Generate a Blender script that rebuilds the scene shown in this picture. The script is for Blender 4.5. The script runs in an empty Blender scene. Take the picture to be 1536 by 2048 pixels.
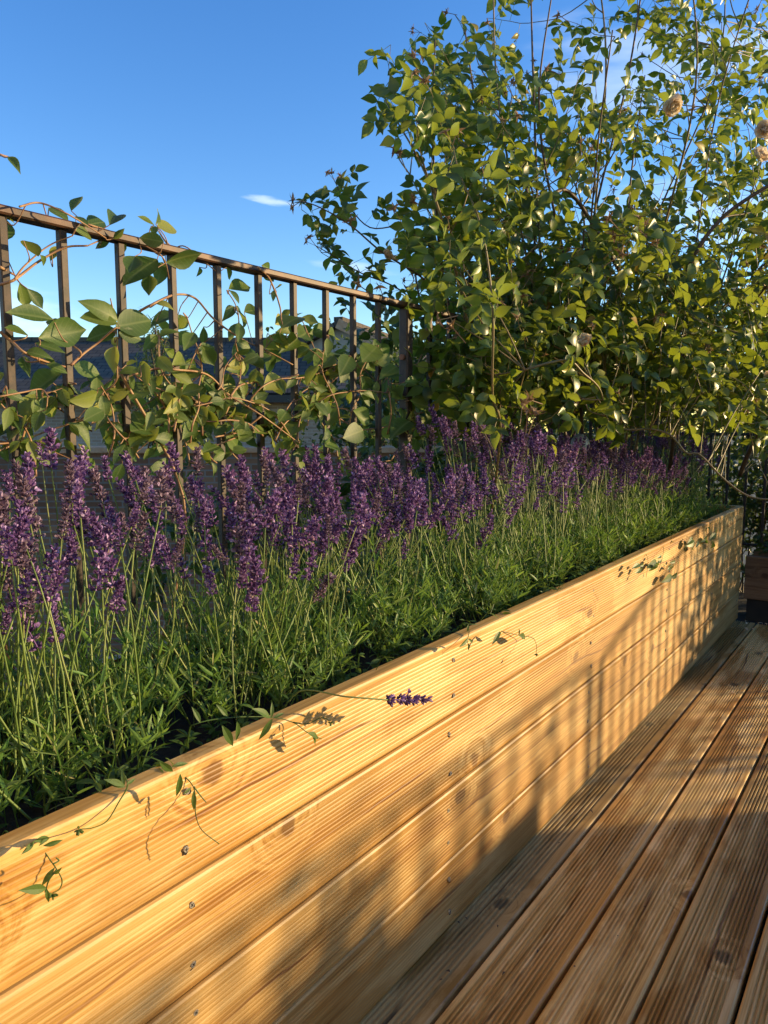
import bpy, math, random
import numpy as np
from mathutils import Matrix, Vector, Euler

random.seed(7); RNG = np.random.default_rng(7)
D = bpy.data; C = bpy.context.scene.collection
R_ = math.radians
scn = bpy.context.scene

# ------------------------------------------------------------------ camera
PITCH, YAW, FPX, CAMZ = R_(6.71), R_(35.62), 1479.0, 1.0
cam = D.cameras.new('camera'); cam.sensor_fit = 'VERTICAL'; cam.sensor_height = 36.0
cam.lens = 36.0 * FPX / 2048.0; cam.clip_start = 0.02; cam.clip_end = 2000
camo = D.objects.new('camera', cam); C.objects.link(camo)
camo.location = (0, 0, CAMZ); camo.rotation_euler = (R_(90) - PITCH, 0, YAW)
scn.camera = camo

# ------------------------------------------------------------------ sky, sun, exposure
SUN = Vector((1.0, 1.0, 0.225)).normalized()           # towards the sun
SUN_EL = math.asin(SUN.z); SUN_AZ = math.atan2(SUN.x, SUN.y)
world = D.worlds.new('World'); scn.world = world; world.use_nodes = True
wt = world.node_tree; wn = wt.nodes; wl = wt.links
bg = wn['Background']; bg.inputs['Strength'].default_value = 0.15
sky = wn.new('ShaderNodeTexSky'); sky.sky_type = 'NISHITA'; sky.sun_disc = False
sky.sun_elevation = SUN_EL; sky.sun_rotation = SUN_AZ
sky.altitude = 50; sky.air_density = 1.0; sky.dust_density = 0.15; sky.ozone_density = 2.4
sun = D.lights.new('sun', 'SUN'); sun.energy = 3.5; sun.angle = R_(0.75); sun.color = (1.0, 0.72, 0.36)
suno = D.objects.new('sun', sun); C.objects.link(suno)
suno.rotation_euler = (-SUN).to_track_quat('-Z', 'Y').to_euler(); suno.location = (6, 6, 4)
scn.view_settings.view_transform = 'Standard'; scn.view_settings.look = 'None'
scn.view_settings.exposure = 1.32; scn.view_settings.gamma = 1.0
scn.view_settings.use_curve_mapping = False

# helper frame used while laying out: a pixel of the 1536 x 2048 survey grid at a given depth -> a world point
Fw = np.array([-math.sin(YAW) * math.cos(PITCH), math.cos(YAW) * math.cos(PITCH), -math.sin(PITCH)])
Rt = np.array([math.cos(YAW), math.sin(YAW), 0.0]); Up = np.cross(Rt, Fw)
def ray(x, y): return Fw + Rt * (x - 768) / FPX + Up * (1024 - y) / FPX
def at_t(x, y, t): return np.array([0, 0, CAMZ]) + ray(x, y) * t
def at_x(x, y, X): r = ray(x, y); return np.array([0, 0, CAMZ]) + r * (X / r[0])
def at_y(x, y, Y): r = ray(x, y); return np.array([0, 0, CAMZ]) + r * (Y / r[1])
def at_z(x, y, Z): r = ray(x, y); return np.array([0, 0, CAMZ]) + r * ((Z - CAMZ) / r[2])

# clouds: thin cirrus wisps low in the sky
def wnode(t, **k):
    n = wn.new(t)
    for a, b in k.items(): setattr(n, a, b)
    return n
tc = wnode('ShaderNodeTexCoord')
def wisp(px, py, wx, wy, amount, scale):
    d = Vector(ray(px, py)).normalized(); s = Vector((d.y, -d.x, 0)).normalized(); u = s.cross(d)
    dx = wnode('ShaderNodeVectorMath', operation='DOT_PRODUCT'); dx.inputs[1].default_value = s
    dy = wnode('ShaderNodeVectorMath', operation='DOT_PRODUCT'); dy.inputs[1].default_value = u
    wl.new(tc.outputs['Generated'], dx.inputs[0]); wl.new(tc.outputs['Generated'], dy.inputs[0])
    off = d.dot(u)
    no = wnode('ShaderNodeTexNoise'); no.inputs['Scale'].default_value = scale; no.inputs['Detail'].default_value = 5
    mp = wnode('ShaderNodeMapping'); mp.inputs['Scale'].default_value = (1, 1, 5); mp.inputs['Rotation'].default_value = (0, .05, 0)
    wl.new(tc.outputs['Generated'], mp.inputs[0]); wl.new(mp.outputs[0], no.inputs['Vector'])
    a = wnode('ShaderNodeMath', operation='DIVIDE'); a.inputs[1].default_value = wx; wl.new(dx.outputs['Value'], a.inputs[0])
    b = wnode('ShaderNodeMath', operation='MULTIPLY_ADD'); b.inputs[1].default_value = .12; wl.new(dx.outputs['Value'], b.inputs[0]); wl.new(dy.outputs['Value'], b.inputs[2])
    b2 = wnode('ShaderNodeMath', operation='DIVIDE'); b2.inputs[1].default_value = wy; wl.new(b.outputs[0], b2.inputs[0])
    a2 = wnode('ShaderNodeMath', operation='POWER'); a2.inputs[1].default_value = 2; wl.new(a.outputs[0], a2.inputs[0])
    b3 = wnode('ShaderNodeMath', operation='POWER'); b3.inputs[1].default_value = 2; wl.new(b2.outputs[0], b3.inputs[0])
    sm = wnode('ShaderNodeMath', operation='ADD'); wl.new(a2.outputs[0], sm.inputs[0]); wl.new(b3.outputs[0], sm.inputs[1])
    nn = wnode('ShaderNodeMath', operation='MULTIPLY_ADD'); nn.inputs[1].default_value = 3.2; nn.inputs[2].default_value = -1.5; wl.new(no.outputs[0], nn.inputs[0])
    s2 = wnode('ShaderNodeMath', operation='ADD'); wl.new(sm.outputs[0], s2.inputs[0]); wl.new(nn.outputs[0], s2.inputs[1])
    mr = wnode('ShaderNodeMapRange', interpolation_type='SMOOTHSTEP'); mr.inputs[1].default_value = 1.1; mr.inputs[2].default_value = -.5
    mr.inputs[3].default_value = 0; mr.inputs[4].default_value = amount; wl.new(s2.outputs[0], mr.inputs[0])
    return mr.outputs[0]
msk = [wisp(545, 402, .040, .0060, .42, 26), wisp(700, 535, .06, .008, .35, 12), wisp(40, 625, .10, .03, .4, 9), wisp(1330, 130, .22, .06, .3, 7), wisp(1450, 420, .16, .05, .3, 8)]
hsv = wnode('ShaderNodeHueSaturation'); hsv.inputs['Saturation'].default_value = 1.27; hsv.inputs['Hue'].default_value = .516; wl.new(sky.outputs[0], hsv.inputs['Color'])
cur = hsv.outputs[0]
for m in msk:
    mx = wnode('ShaderNodeMix', data_type='RGBA'); wl.new(m, mx.inputs[0]); wl.new(cur, mx.inputs[6])
    mx.inputs[7].default_value = (3.8, 4.1, 4.3, 1); cur = mx.outputs[2]
wl.new(cur, bg.inputs['Color'])

# ------------------------------------------------------------------ materials
def mat(name):
    m = D.materials.new(name); m.use_nodes = True
    n = m.node_tree.nodes; return m, n, m.node_tree.links, n['Principled BSDF']
def N(n, t, **k):
    x = n.new(t)
    for a, b in k.items(): setattr(x, a, b)
    return x
def ramp(n, stops):
    r = n.new('ShaderNodeValToRGB'); e = r.color_ramp.elements
    while len(e) < len(stops): e.new(0.5)
    for i, (p, c) in enumerate(stops): e[i].position = p; e[i].color = (*c, 1)
    return r

def leaf_mat(name, stops, trans=(.25, .35, .03), tf=.35, rough=.42, rnd='island', vein=None, back=None, spec=.4):
    m, n, l, p = mat(name)
    if rnd == 'object':
        g = N(n, 'ShaderNodeObjectInfo'); ro = g.outputs['Random']
    else:
        g = N(n, 'ShaderNodeNewGeometry'); ro = g.outputs['Random Per Island']
    rp = ramp(n, stops); l.new(ro, rp.inputs[0]); col = rp.outputs[0]
    t = N(n, 'ShaderNodeTexCoord'); no = N(n, 'ShaderNodeTexNoise'); no.inputs['Scale'].default_value = 60; no.inputs['Detail'].default_value = 4
    l.new(t.outputs['Object'], no.inputs['Vector'])
    hs = N(n, 'ShaderNodeHueSaturation'); mr = N(n, 'ShaderNodeMapRange'); mr.inputs[3].default_value = .7; mr.inputs[4].default_value = 1.3
    l.new(no.outputs[0], mr.inputs[0]); l.new(mr.outputs[0], hs.inputs['Value']); l.new(col, hs.inputs['Color']); col = hs.outputs[0]
    if vein:   # midrib and side veins of a leaf modelled along its own y axis
        sp = N(n, 'ShaderNodeSeparateXYZ'); l.new(t.outputs['Object'], sp.inputs[0])
        ab = N(n, 'ShaderNodeMath', operation='ABSOLUTE'); l.new(sp.outputs[0], ab.inputs[0])
        m1 = N(n, 'ShaderNodeMapRange'); m1.inputs[1].default_value = .0; m1.inputs[2].default_value = .035; m1.inputs[3].default_value = 1; m1.inputs[4].default_value = 0
        l.new(ab.outputs[0], m1.inputs[0])
        ma = N(n, 'ShaderNodeMath', operation='MULTIPLY_ADD'); ma.inputs[1].default_value = -.55; l.new(ab.outputs[0], ma.inputs[0]); l.new(sp.outputs[1], ma.inputs[2])
        fr = N(n, 'ShaderNodeMath', operation='PINGPONG'); fr.inputs[1].default_value = .06; l.new(ma.outputs[0], fr.inputs[0])
        m2 = N(n, 'ShaderNodeMapRange'); m2.inputs[1].default_value = 0; m2.inputs[2].default_value = .014; m2.inputs[3].default_value = .45; m2.inputs[4].default_value = 0
        l.new(fr.outputs[0], m2.inputs[0])
        mxx = N(n, 'ShaderNodeMath', operation='MAXIMUM'); l.new(m1.outputs[0], mxx.inputs[0]); l.new(m2.outputs[0], mxx.inputs[1])
        ml = N(n, 'ShaderNodeMath', operation='MULTIPLY'); ml.inputs[1].default_value = .6; l.new(mxx.outputs[0], ml.inputs[0])
        mv = N(n, 'ShaderNodeMix', data_type='RGBA'); l.new(ml.outputs[0], mv.inputs[0]); l.new(col, mv.inputs[6]); mv.inputs[7].default_value = (*vein, 1); col = mv.outputs[2]
    if back:
        gg = N(n, 'ShaderNodeNewGeometry'); mb = N(n, 'ShaderNodeMix', data_type='RGBA'); fb = N(n, 'ShaderNodeMath', operation='MULTIPLY'); fb.inputs[1].default_value = .55
        l.new(gg.outputs['Backfacing'], fb.inputs[0]); l.new(fb.outputs[0], mb.inputs[0]); l.new(col, mb.inputs[6]); mb.inputs[7].default_value = (*back, 1); col = mb.outputs[2]
    l.new(col, p.inputs['Base Color']); p.inputs['Roughness'].default_value = rough; p.inputs['Specular IOR Level'].default_value = spec
    bp = N(n, 'ShaderNodeBump'); bp.inputs['Strength'].default_value = .25; bp.inputs['Distance'].default_value = .002; l.new(no.outputs[0], bp.inputs['Height']); l.new(bp.outputs[0], p.inputs['Normal'])
    if tf > 0:
        tb = N(n, 'ShaderNodeBsdfTranslucent')
        mt = N(n, 'ShaderNodeMix', data_type='RGBA'); mt.inputs[0].default_value = .6; l.new(col, mt.inputs[6]); mt.inputs[7].default_value = (*trans, 1); l.new(mt.outputs[2], tb.inputs[0])
        ms = N(n, 'ShaderNodeMixShader'); ms.inputs[0].default_value = tf
        l.new(p.outputs[0], ms.inputs[1]); l.new(tb.outputs[0], ms.inputs[2]); l.new(ms.outputs[0], n['Material Output'].inputs[0])
    return m

def wood_mat(name, dark, mid, light, knot, rough=.5, axis='Y', stain=None, stain_amt=.0, wet=False, grain=1.0):
    """softwood board: growth-ring bands run along the board, knots pull the grain around them"""
    m, n, l, p = mat(name)
    t = N(n, 'ShaderNodeTexCoord'); oi = N(n, 'ShaderNodeObjectInfo')
    of = N(n, 'ShaderNodeVectorMath', operation='SCALE'); of.inputs[0].default_value = (7.3, 31.0, 13.7); l.new(oi.outputs['Random'], of.inputs['Scale'])
    ad = N(n, 'ShaderNodeVectorMath', operation='ADD'); l.new(t.outputs['Object'], ad.inputs[0]); l.new(of.outputs[0], ad.inputs[1])
    v = ad.outputs[0]
    # knots
    sv_ = N(n, 'ShaderNodeSeparateXYZ'); l.new(v, sv_.inputs[0]); mk = N(n, 'ShaderNodeCombineXYZ'); so_ = N(n, 'ShaderNodeSeparateXYZ'); l.new(t.outputs['Object'], so_.inputs[0])
    ua = N(n, 'ShaderNodeMath', operation='MULTIPLY'); ua.inputs[1].default_value = 3.6; l.new(sv_.outputs[1], ua.inputs[0]); l.new(ua.outputs[0], mk.inputs[0])
    ub = N(n, 'ShaderNodeMath', operation='MULTIPLY'); ub.inputs[1].default_value = 4.6; l.new(sv_.outputs[2 if axis == 'Z' else 0], ub.inputs[0]); l.new(ub.outputs[0], mk.inputs[1])
    vo = N(n, 'ShaderNodeTexVoronoi', voronoi_dimensions='2D'); vo.inputs['Scale'].default_value = 1.0; l.new(mk.outputs[0], vo.inputs['Vector'])
    sc_ = N(n, 'ShaderNodeSeparateColor'); l.new(vo.outputs['Color'], sc_.inputs[0]); kp = N(n, 'ShaderNodeMath', operation='LESS_THAN'); kp.inputs[1].default_value = .68; l.new(sc_.outputs[0], kp.inputs[0])
    vd = N(n, 'ShaderNodeMath', operation='ADD'); l.new(vo.outputs['Distance'], vd.inputs[0]); l.new(kp.outputs[0], vd.inputs[1]); vdo = vd.outputs[0]
    kr = N(n, 'ShaderNodeMapRange', interpolation_type='SMOOTHSTEP'); kr.inputs[1].default_value = .05; kr.inputs[2].default_value = .3; kr.inputs[3].default_value = 1; kr.inputs[4].default_value = 0
    l.new(vdo, kr.inputs[0])
    # grain
    mg = N(n, 'ShaderNodeMapping'); mg.inputs['Scale'].default_value = (26 * grain, .55, 26 * grain); l.new(v, mg.inputs[0])
    wv = N(n, 'ShaderNodeVectorMath', operation='SCALE'); wv.inputs[0].default_value = (2.2, .6, 2.2); l.new(kr.outputs[0], wv.inputs['Scale'])
    a2 = N(n, 'ShaderNodeVectorMath', operation='ADD'); l.new(mg.outputs[0], a2.inputs[0]); l.new(wv.outputs[0], a2.inputs[1])
    n1 = N(n, 'ShaderNodeTexNoise'); n1.inputs['Scale'].default_value = 1.6; n1.inputs['Detail'].default_value = 6; n1.inputs['Roughness'].default_value = .65; l.new(a2.outputs[0], n1.inputs['Vector'])
    mf = N(n, 'ShaderNodeMapping'); mf.inputs['Scale'].default_value = (170, 3.0, 170); l.new(v, mf.inputs[0])
    n2 = N(n, 'ShaderNodeTexNoise'); n2.inputs['Scale'].default_value = 1.6; n2.inputs['Detail'].default_value = 5; l.new(mf.outputs[0], n2.inputs['Vector'])
    mx = N(n, 'ShaderNodeMix'); mx.inputs[0].default_value = .35; l.new(n1.outputs[0], mx.inputs[2]); l.new(n2.outputs[0], mx.inputs[3])
    rp = ramp(n, [(.35, dark), (.46, mid), (.58, light), (.72, mid)]); l.new(mx.outputs[0], rp.inputs[0])
    mk2 = N(n, 'ShaderNodeMapRange', interpolation_type='SMOOTHSTEP'); mk2.inputs[1].default_value = .045; mk2.inputs[2].default_value = .085; mk2.inputs[3].default_value = .72; mk2.inputs[4].default_value = 0
    nk = N(n, 'ShaderNodeTexNoise'); nk.inputs['Scale'].default_value = 40; l.new(v, nk.inputs['Vector'])
    kk = N(n, 'ShaderNodeMath', operation='MULTIPLY_ADD'); kk.inputs[1].default_value = .12; l.new(nk.outputs[0], kk.inputs[0]); l.new(vdo, kk.inputs[2])
    ks = N(n, 'ShaderNodeMath', operation='SUBTRACT'); ks.inputs[1].default_value = .06; l.new(kk.outputs[0], ks.inputs[0]); l.new(ks.outputs[0], mk2.inputs[0])
    c1 = N(n, 'ShaderNodeMix', data_type='RGBA'); l.new(mk2.outputs[0], c1.inputs[0]); l.new(rp.outputs[0], c1.inputs[6]); c1.inputs[7].default_value = (*knot, 1)
    # reddish heart streak wandering along the board
    ny_ = N(n, 'ShaderNodeTexNoise', noise_dimensions='1D'); ny_.inputs['Scale'].default_value = 1.6; ny_.inputs['Detail'].default_value = 5; l.new(sv_.outputs[1], ny_.inputs['W'])
    yo = N(n, 'ShaderNodeMath', operation='MULTIPLY_ADD'); yo.inputs[1].default_value = -.06; yo.inputs[2].default_value = .028; l.new(ny_.outputs[0], yo.inputs[0])
    hz = N(n, 'ShaderNodeMath', operation='ADD'); l.new(so_.outputs[2 if axis == 'Z' else 0], hz.inputs[0]); l.new(yo.outputs[0], hz.inputs[1])
    ha = N(n, 'ShaderNodeMath', operation='ABSOLUTE'); l.new(hz.outputs[0], ha.inputs[0])
    hm = N(n, 'ShaderNodeMapRange', interpolation_type='SMOOTHSTEP'); hm.inputs[1].default_value = .0012; hm.inputs[2].default_value = .0042; hm.inputs[3].default_value = .85; hm.inputs[4].default_value = 0; l.new(ha.outputs[0], hm.inputs[0])
    nh_ = N(n, 'ShaderNodeTexNoise', noise_dimensions='1D'); nh_.inputs['Scale'].default_value = 2.5; l.new(sv_.outputs[1], nh_.inputs['W'])
    hm2 = N(n, 'ShaderNodeMapRange'); hm2.inputs[1].default_value = .4; hm2.inputs[2].default_value = .6; l.new(nh_.outputs[0], hm2.inputs[0])
    hm3 = N(n, 'ShaderNodeMath', operation='MULTIPLY'); l.new(hm.outputs[0], hm3.inputs[0]); l.new(hm2.outputs[0], hm3.inputs[1])
    c1b = N(n, 'ShaderNodeMix', data_type='RGBA'); l.new(hm3.outputs[0], c1b.inputs[0]); l.new(c1.outputs[2], c1b.inputs[6]); c1b.inputs[7].default_value = (*[k * 1.6 for k in knot], 1); c1 = c1b
    # board to board tone + big soft blotches
    nb = N(n, 'ShaderNodeTexNoise'); nb.inputs['Scale'].default_value = 2.2; nb.inputs['Detail'].default_value = 4
    mb = N(n, 'ShaderNodeMapping'); mb.inputs['Scale'].default_value = (3, 1.0, 3); l.new(v, mb.inputs[0]); l.new(mb.outputs[0], nb.inputs['Vector'])
    s1 = N(n, 'ShaderNodeMapRange'); s1.inputs[1].default_value = .3; s1.inputs[2].default_value = .7; s1.inputs[3].default_value = .78; s1.inputs[4].default_value = 1.15; l.new(nb.outputs[0], s1.inputs[0])
    s2 = N(n, 'ShaderNodeMapRange'); s2.inputs[3].default_value = .80; s2.inputs[4].default_value = 1.1; l.new(oi.outputs['Random'], s2.inputs[0])
    s3 = N(n, 'ShaderNodeMath', operation='MULTIPLY'); l.new(s1.outputs[0], s3.inputs[0]); l.new(s2.outputs[0], s3.inputs[1])
    hs = N(n, 'ShaderNodeHueSaturation'); l.new(s3.outputs[0], hs.inputs['Value']); l.new(c1.outputs[2], hs.inputs['Color']); col = hs.outputs[0]
    rsock = None
    if stain:
        ns = N(n, 'ShaderNodeTexNoise'); ns.inputs['Scale'].default_value = 3.4; ns.inputs['Detail'].default_value = 7; ns.inputs['Roughness'].default_value = .62
        m3 = N(n, 'ShaderNodeMapping'); m3.inputs['Scale'].default_value = (2.4, .75, 2.4); m3.inputs['Location'].default_value = (3, 8, 1); l.new(v, m3.inputs[0]); l.new(m3.outputs[0], ns.inputs['Vector'])
        sr = N(n, 'ShaderNodeMapRange', interpolation_type='SMOOTHSTEP'); sr.inputs[1].default_value = .46; sr.inputs[2].default_value = .56; sr.inputs[3].default_value = 0; sr.inputs[4].default_value = stain_amt; l.new(ns.outputs[0], sr.inputs[0])
        c2 = N(n, 'ShaderNodeMix', data_type='RGBA', blend_type='MULTIPLY'); l.new(sr.outputs[0], c2.inputs[0]); l.new(col, c2.inputs[6]); c2.inputs[7].default_value = (*stain, 1); col = c2.outputs[2]
        if wet:
            rr = N(n, 'ShaderNodeMapRange'); rr.inputs[2].default_value = stain_amt; rr.inputs[3].default_value = rough; rr.inputs[4].default_value = .28; l.new(sr.outputs[0], rr.inputs[0]); rsock = rr.outputs[0]
    l.new(col, p.inputs['Base Color']); p.inputs['Roughness'].default_value = rough
    if rsock: l.new(rsock, p.inputs['Roughness'])
    p.inputs['Specular IOR Level'].default_value = .35
    bp = N(n, 'ShaderNodeBump'); bp.inputs['Strength'].default_value = .35; bp.inputs['Distance'].default_value = .0015; l.new(mx.outputs[0], bp.inputs['Height']); l.new(bp.outputs[0], p.inputs['Normal'])
    return m

def plain(name, col, rough=.6, metal=0, noise=None, col2=None, scale=20, bump=0, spec=.5):
    m, n, l, p = mat(name); p.inputs['Roughness'].default_value = rough; p.inputs['Metallic'].default_value = metal
    p.inputs['Specular IOR Level'].default_value = spec
    if col2:
        t = N(n, 'ShaderNodeTexCoord'); no = N(n, 'ShaderNodeTexNoise'); no.inputs['Scale'].default_value = scale; no.inputs['Detail'].default_value = 8; no.inputs['Roughness'].default_value = .65
        l.new(t.outputs['Object'], no.inputs['Vector']); rp = ramp(n, [(.38, col), (.62, col2)]); l.new(no.outputs[0], rp.inputs[0]); l.new(rp.outputs[0], p.inputs['Base Color'])
        if bump:
            bp = N(n, 'ShaderNodeBump'); bp.inputs['Strength'].default_value = .6; bp.inputs['Distance'].default_value = bump; l.new(no.outputs[0], bp.inputs['Height']); l.new(bp.outputs[0], p.inputs['Normal'])
    else: p.inputs['Base Color'].default_value = (*col, 1)
    return m

M = {}
M['pine'] = wood_mat('planter_pine', (.27, .125, .030), (.47, .276, .080), (.60, .395, .15), (.11, .042, .012), .46, 'Z', stain=(.78, .66, .46), stain_amt=.8)
M['deck'] = wood_mat('deck_softwood', (.31, .16, .036), (.56, .35, .10), (.74, .53, .22), (.09, .038, .011), .5, 'X', stain=(.56, .36, .15), stain_amt=.72, wet=True)
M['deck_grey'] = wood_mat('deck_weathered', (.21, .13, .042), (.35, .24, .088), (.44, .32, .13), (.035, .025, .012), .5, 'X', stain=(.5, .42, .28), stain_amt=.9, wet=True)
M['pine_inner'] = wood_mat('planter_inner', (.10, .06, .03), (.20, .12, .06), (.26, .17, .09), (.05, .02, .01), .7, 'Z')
M['iron'] = plain('rusted_iron', (.02, .014, .010), .6, .15, col2=(.055, .034, .023), scale=35, bump=.0006)
M['rail_iron'] = plain('rusted_top_rail', (.026, .015, .010), .55, .15, col2=(.085, .038, .02), scale=18, bump=.0008)
M['black_iron'] = plain('black_painted_iron', (.012, .012, .013), .5, .2, col2=(.03, .026, .024), scale=30)
M['soil'] = plain('dark_soil', (.008, .006, .004), .95, col2=(.028, .02, .013), scale=45, bump=.01)
M['felt'] = plain('black_roof_felt', (.012, .012, .012), .9, col2=(.03, .028, .026), scale=60, bump=.002)
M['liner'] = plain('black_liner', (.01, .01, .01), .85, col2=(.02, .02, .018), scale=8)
M['screw'] = plain('zinc_screw', (.30, .27, .21), .4, .35, col2=(.42, .38, .30), scale=300)
M['hole'] = plain('painted_recess_shade', (.012, .01, .008), .9)  # near-black colour stands in for the shade inside the screw slot
M['ground'] = plain('ground_earth', (.07, .08, .04), .95, col2=(.13, .12, .08), scale=.3)
M['bolt'] = plain('rusty_bolt', (.16, .07, .035), .7, .4, col2=(.28, .12, .06), scale=80)
M['globe'] = plain('frosted_globe', (.30, .30, .27), .3, col2=(.45, .45, .41), scale=25)
M['rose'] = leaf_mat('rose_leaf', [(0, (.02, .045, .008)), (.3, (.05, .095, .014)), (.65, (.09, .15, .02)), (.88, (.17, .22, .03)), (.965, (.33, .30, .04)), (1, (.34, .17, .03))], (.40, .47, .025), .41, .36, 'island', back=(.13, .17, .07))
M['dark_leaf'] = leaf_mat('shrub_leaf', [(0, (.018, .04, .010)), (.6, (.035, .075, .016)), (1, (.08, .12, .03))], (.25, .33, .03), .33, .4, 'island', back=(.1, .13, .06))
M['honey'] = leaf_mat('honeysuckle_leaf', [(0, (.04, .08, .016)), (.5, (.075, .13, .025)), (.82, (.13, .18, .032)), (1, (.32, .31, .055))], (.40, .46, .05), .38, .45, 'object', vein=(.22, .26, .09), back=(.16, .19, .08))
M['lavleaf'] = leaf_mat('lavender_leaf', [(0, (.07, .15, .028)), (.5, (.13, .25, .05)), (.85, (.21, .33, .075)), (.97, (.29, .36, .11)), (1, (.32, .26, .13))], (.28, .42, .05), .36, .5, 'island')
M['lavstem'] = leaf_mat('lavender_stem', [(0, (.11, .17, .035)), (.6, (.17, .24, .055)), (1, (.25, .28, .09))], (.2, .25, .05), .12, .5, 'object')
M['weed'] = leaf_mat('weed_leaf', [(0, (.04, .085, .018)), (.6, (.07, .13, .025)), (1, (.14, .19, .04))], (.25, .36, .03), .3, .45, 'island')
M['spike'] = leaf_mat('lavender_flower', [(0, (.04, .017, .07)), (.3, (.10, .045, .15)), (.6, (.20, .10, .27)), (.82, (.40, .24, .48)), (.96, (.56, .40, .63)), (1, (.36, .28, .14))], (.40, .2, .48), .3, .6, 'island', spec=.25)
M['spike_faded'] = leaf_mat('faded_lavender_flower', [(0, (.07, .04, .07)), (.4, (.14, .09, .13)), (.75, (.24, .17, .22)), (.93, (.40, .28, .42)), (1, (.30, .24, .13))], (.35, .22, .34), .25, .65, 'island', spec=.2)
M['cane'] = plain('rose_cane', (.05, .028, .016), .6, col2=(.11, .065, .03), scale=40, bump=.001)
M['green_cane'] = plain('green_cane', (.09, .085, .025), .5, col2=(.2, .13, .05), scale=25)
M['vine_stem'] = plain('honeysuckle_stem', (.20, .10, .05), .6, col2=(.32, .19, .09), scale=25)
M['petal'] = leaf_mat('cream_petal', [(0, (.72, .56, .36)), (.6, (.80, .72, .55)), (1, (.66, .42, .24))], (.8, .65, .42), .4, .6, 'island')
M['dry'] = leaf_mat('dry_petal', [(0, (.10, .05, .025)), (.5, (.24, .14, .07)), (1, (.42, .30, .17))], (.4, .25, .1), .2, .7, 'island')
M['bark'] = plain('bark', (.05, .038, .028), .9, col2=(.1, .075, .05), scale=12, bump=.02)
M['white_paint'] = plain('white_fascia', (.62, .61, .58), .6, col2=(.72, .71, .69), scale=4)
M['gutter'] = plain('black_gutter', (.02, .02, .022), .4)
M['orange_verge'] = plain('mortar_verge', (.42, .23, .12), .85, col2=(.5, .32, .2), scale=9)
M['cream_render'] = plain('cream_render', (.66, .58, .46), .9, col2=(.74, .66, .54), scale=2.5, bump=.002)
M['render_wall'] = plain('pale_wall', (.34, .3, .26), .9, col2=(.42, .38, .34), scale=3)

def tiles_mat(name, c1, c2, rows, cols, axis='XZ', mortar=(.1, .1, .1), msize=.02, bump=.3):
    m, n, l, p = mat(name); t = N(n, 'ShaderNodeTexCoord'); sp = N(n, 'ShaderNodeSeparateXYZ'); cb = N(n, 'ShaderNodeCombineXYZ')
    l.new(t.outputs['Object'], sp.inputs[0]); l.new(sp.outputs['XYZ'.index(axis[0])], cb.inputs[0]); l.new(sp.outputs['XYZ'.index(axis[1])], cb.inputs[1])
    b = N(n, 'ShaderNodeTexBrick'); b.inputs['Scale'].default_value = 1; b.inputs['Brick Width'].default_value = cols; b.inputs['Row Height'].default_value = rows
    b.inputs['Mortar Size'].default_value = msize; b.inputs['Color1'].default_value = (*c1, 1); b.inputs['Color2'].default_value = (*c2, 1); b.inputs['Mortar'].default_value = (*mortar, 1)
    l.new(cb.outputs[0], b.inputs['Vector'])
    no = N(n, 'ShaderNodeTexNoise'); no.inputs['Scale'].default_value = 1.3; no.inputs['Detail'].default_value = 8; l.new(t.outputs['Object'], no.inputs['Vector'])
    mr = N(n, 'ShaderNodeMapRange'); mr.inputs[1].default_value = .3; mr.inputs[2].default_value = .7; mr.inputs[3].default_value = .7; mr.inputs[4].default_value = 1.25; l.new(no.outputs[0], mr.inputs[0])
    hs = N(n, 'ShaderNodeHueSaturation'); l.new(mr.outputs[0], hs.inputs['Value']); l.new(b.outputs[0], hs.inputs['Color']); l.new(hs.outputs[0], p.inputs['Base Color'])
    bp = N(n, 'ShaderNodeBump'); bp.invert = True; bp.inputs['Strength'].default_value = bump; bp.inputs['Distance'].default_value = .02; l.new(b.outputs['Fac'], bp.inputs['Height']); l.new(bp.outputs[0], p.inputs['Normal'])
    p.inputs['Roughness'].default_value = .85; p.inputs['Specular IOR Level'].default_value = .2; return m
M['slate'] = tiles_mat('slate_roof', (.085, .07, .055), (.115, .096, .078), .22, .3, 'XY', (.03, .028, .026), .012)
M['brown_tile'] = tiles_mat('brown_tile_roof', (.13, .095, .075), (.17, .125, .10), .25, .3, 'XY', (.06, .045, .04), .015)
M['brick'] = tiles_mat('grey_brick', (.30, .22, .16), (.40, .31, .23), .075, .225, 'XZ', (.4, .34, .28), .010)
M['red_brick'] = tiles_mat('red_brick', (.17, .08, .045), (.24, .125, .07), .075, .225, 'XZ', (.2, .16, .13), .010)

# ------------------------------------------------------------------ object helpers
WM = {}
def tag(o, label=None, cat=None, group=None, kind=None):
    if label: o['label'] = label
    if cat: o['category'] = cat
    if group: o['group'] = group
    if kind: o['kind'] = kind
    return o
def mesh(name, v, f, m, smooth=False):
    me = D.meshes.new(name); me.from_pydata([tuple(map(float, p)) for p in v], [], [tuple(map(int, q)) for q in f])
    for x in (m if isinstance(m, (list, tuple)) else [m]): me.materials.append(x)
    if smooth: me.polygons.foreach_set('use_smooth', [True] * len(me.polygons))
    me.update(); return me
def put(name, me, Mw=None, parent=None):
    o = D.objects.new(name, me); C.objects.link(o); Mw = Mw or Matrix.Identity(4)
    key = o.name; WM[key] = Mw
    if parent is not None:
        o.parent = parent; o.matrix_parent_inverse = WM[parent.name].inverted()
    o.matrix_basis = Mw; return o
def thing(name, label, cat, loc=(0, 0, 0), group=None):
    o = put(name, None, Matrix.Translation(loc)); o.empty_display_size = .05
    return tag(o, label, cat, group)
def structure(name, me, Mw=None): return tag(put(name, me, Mw), kind='structure')
T = Matrix.Translation

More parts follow.
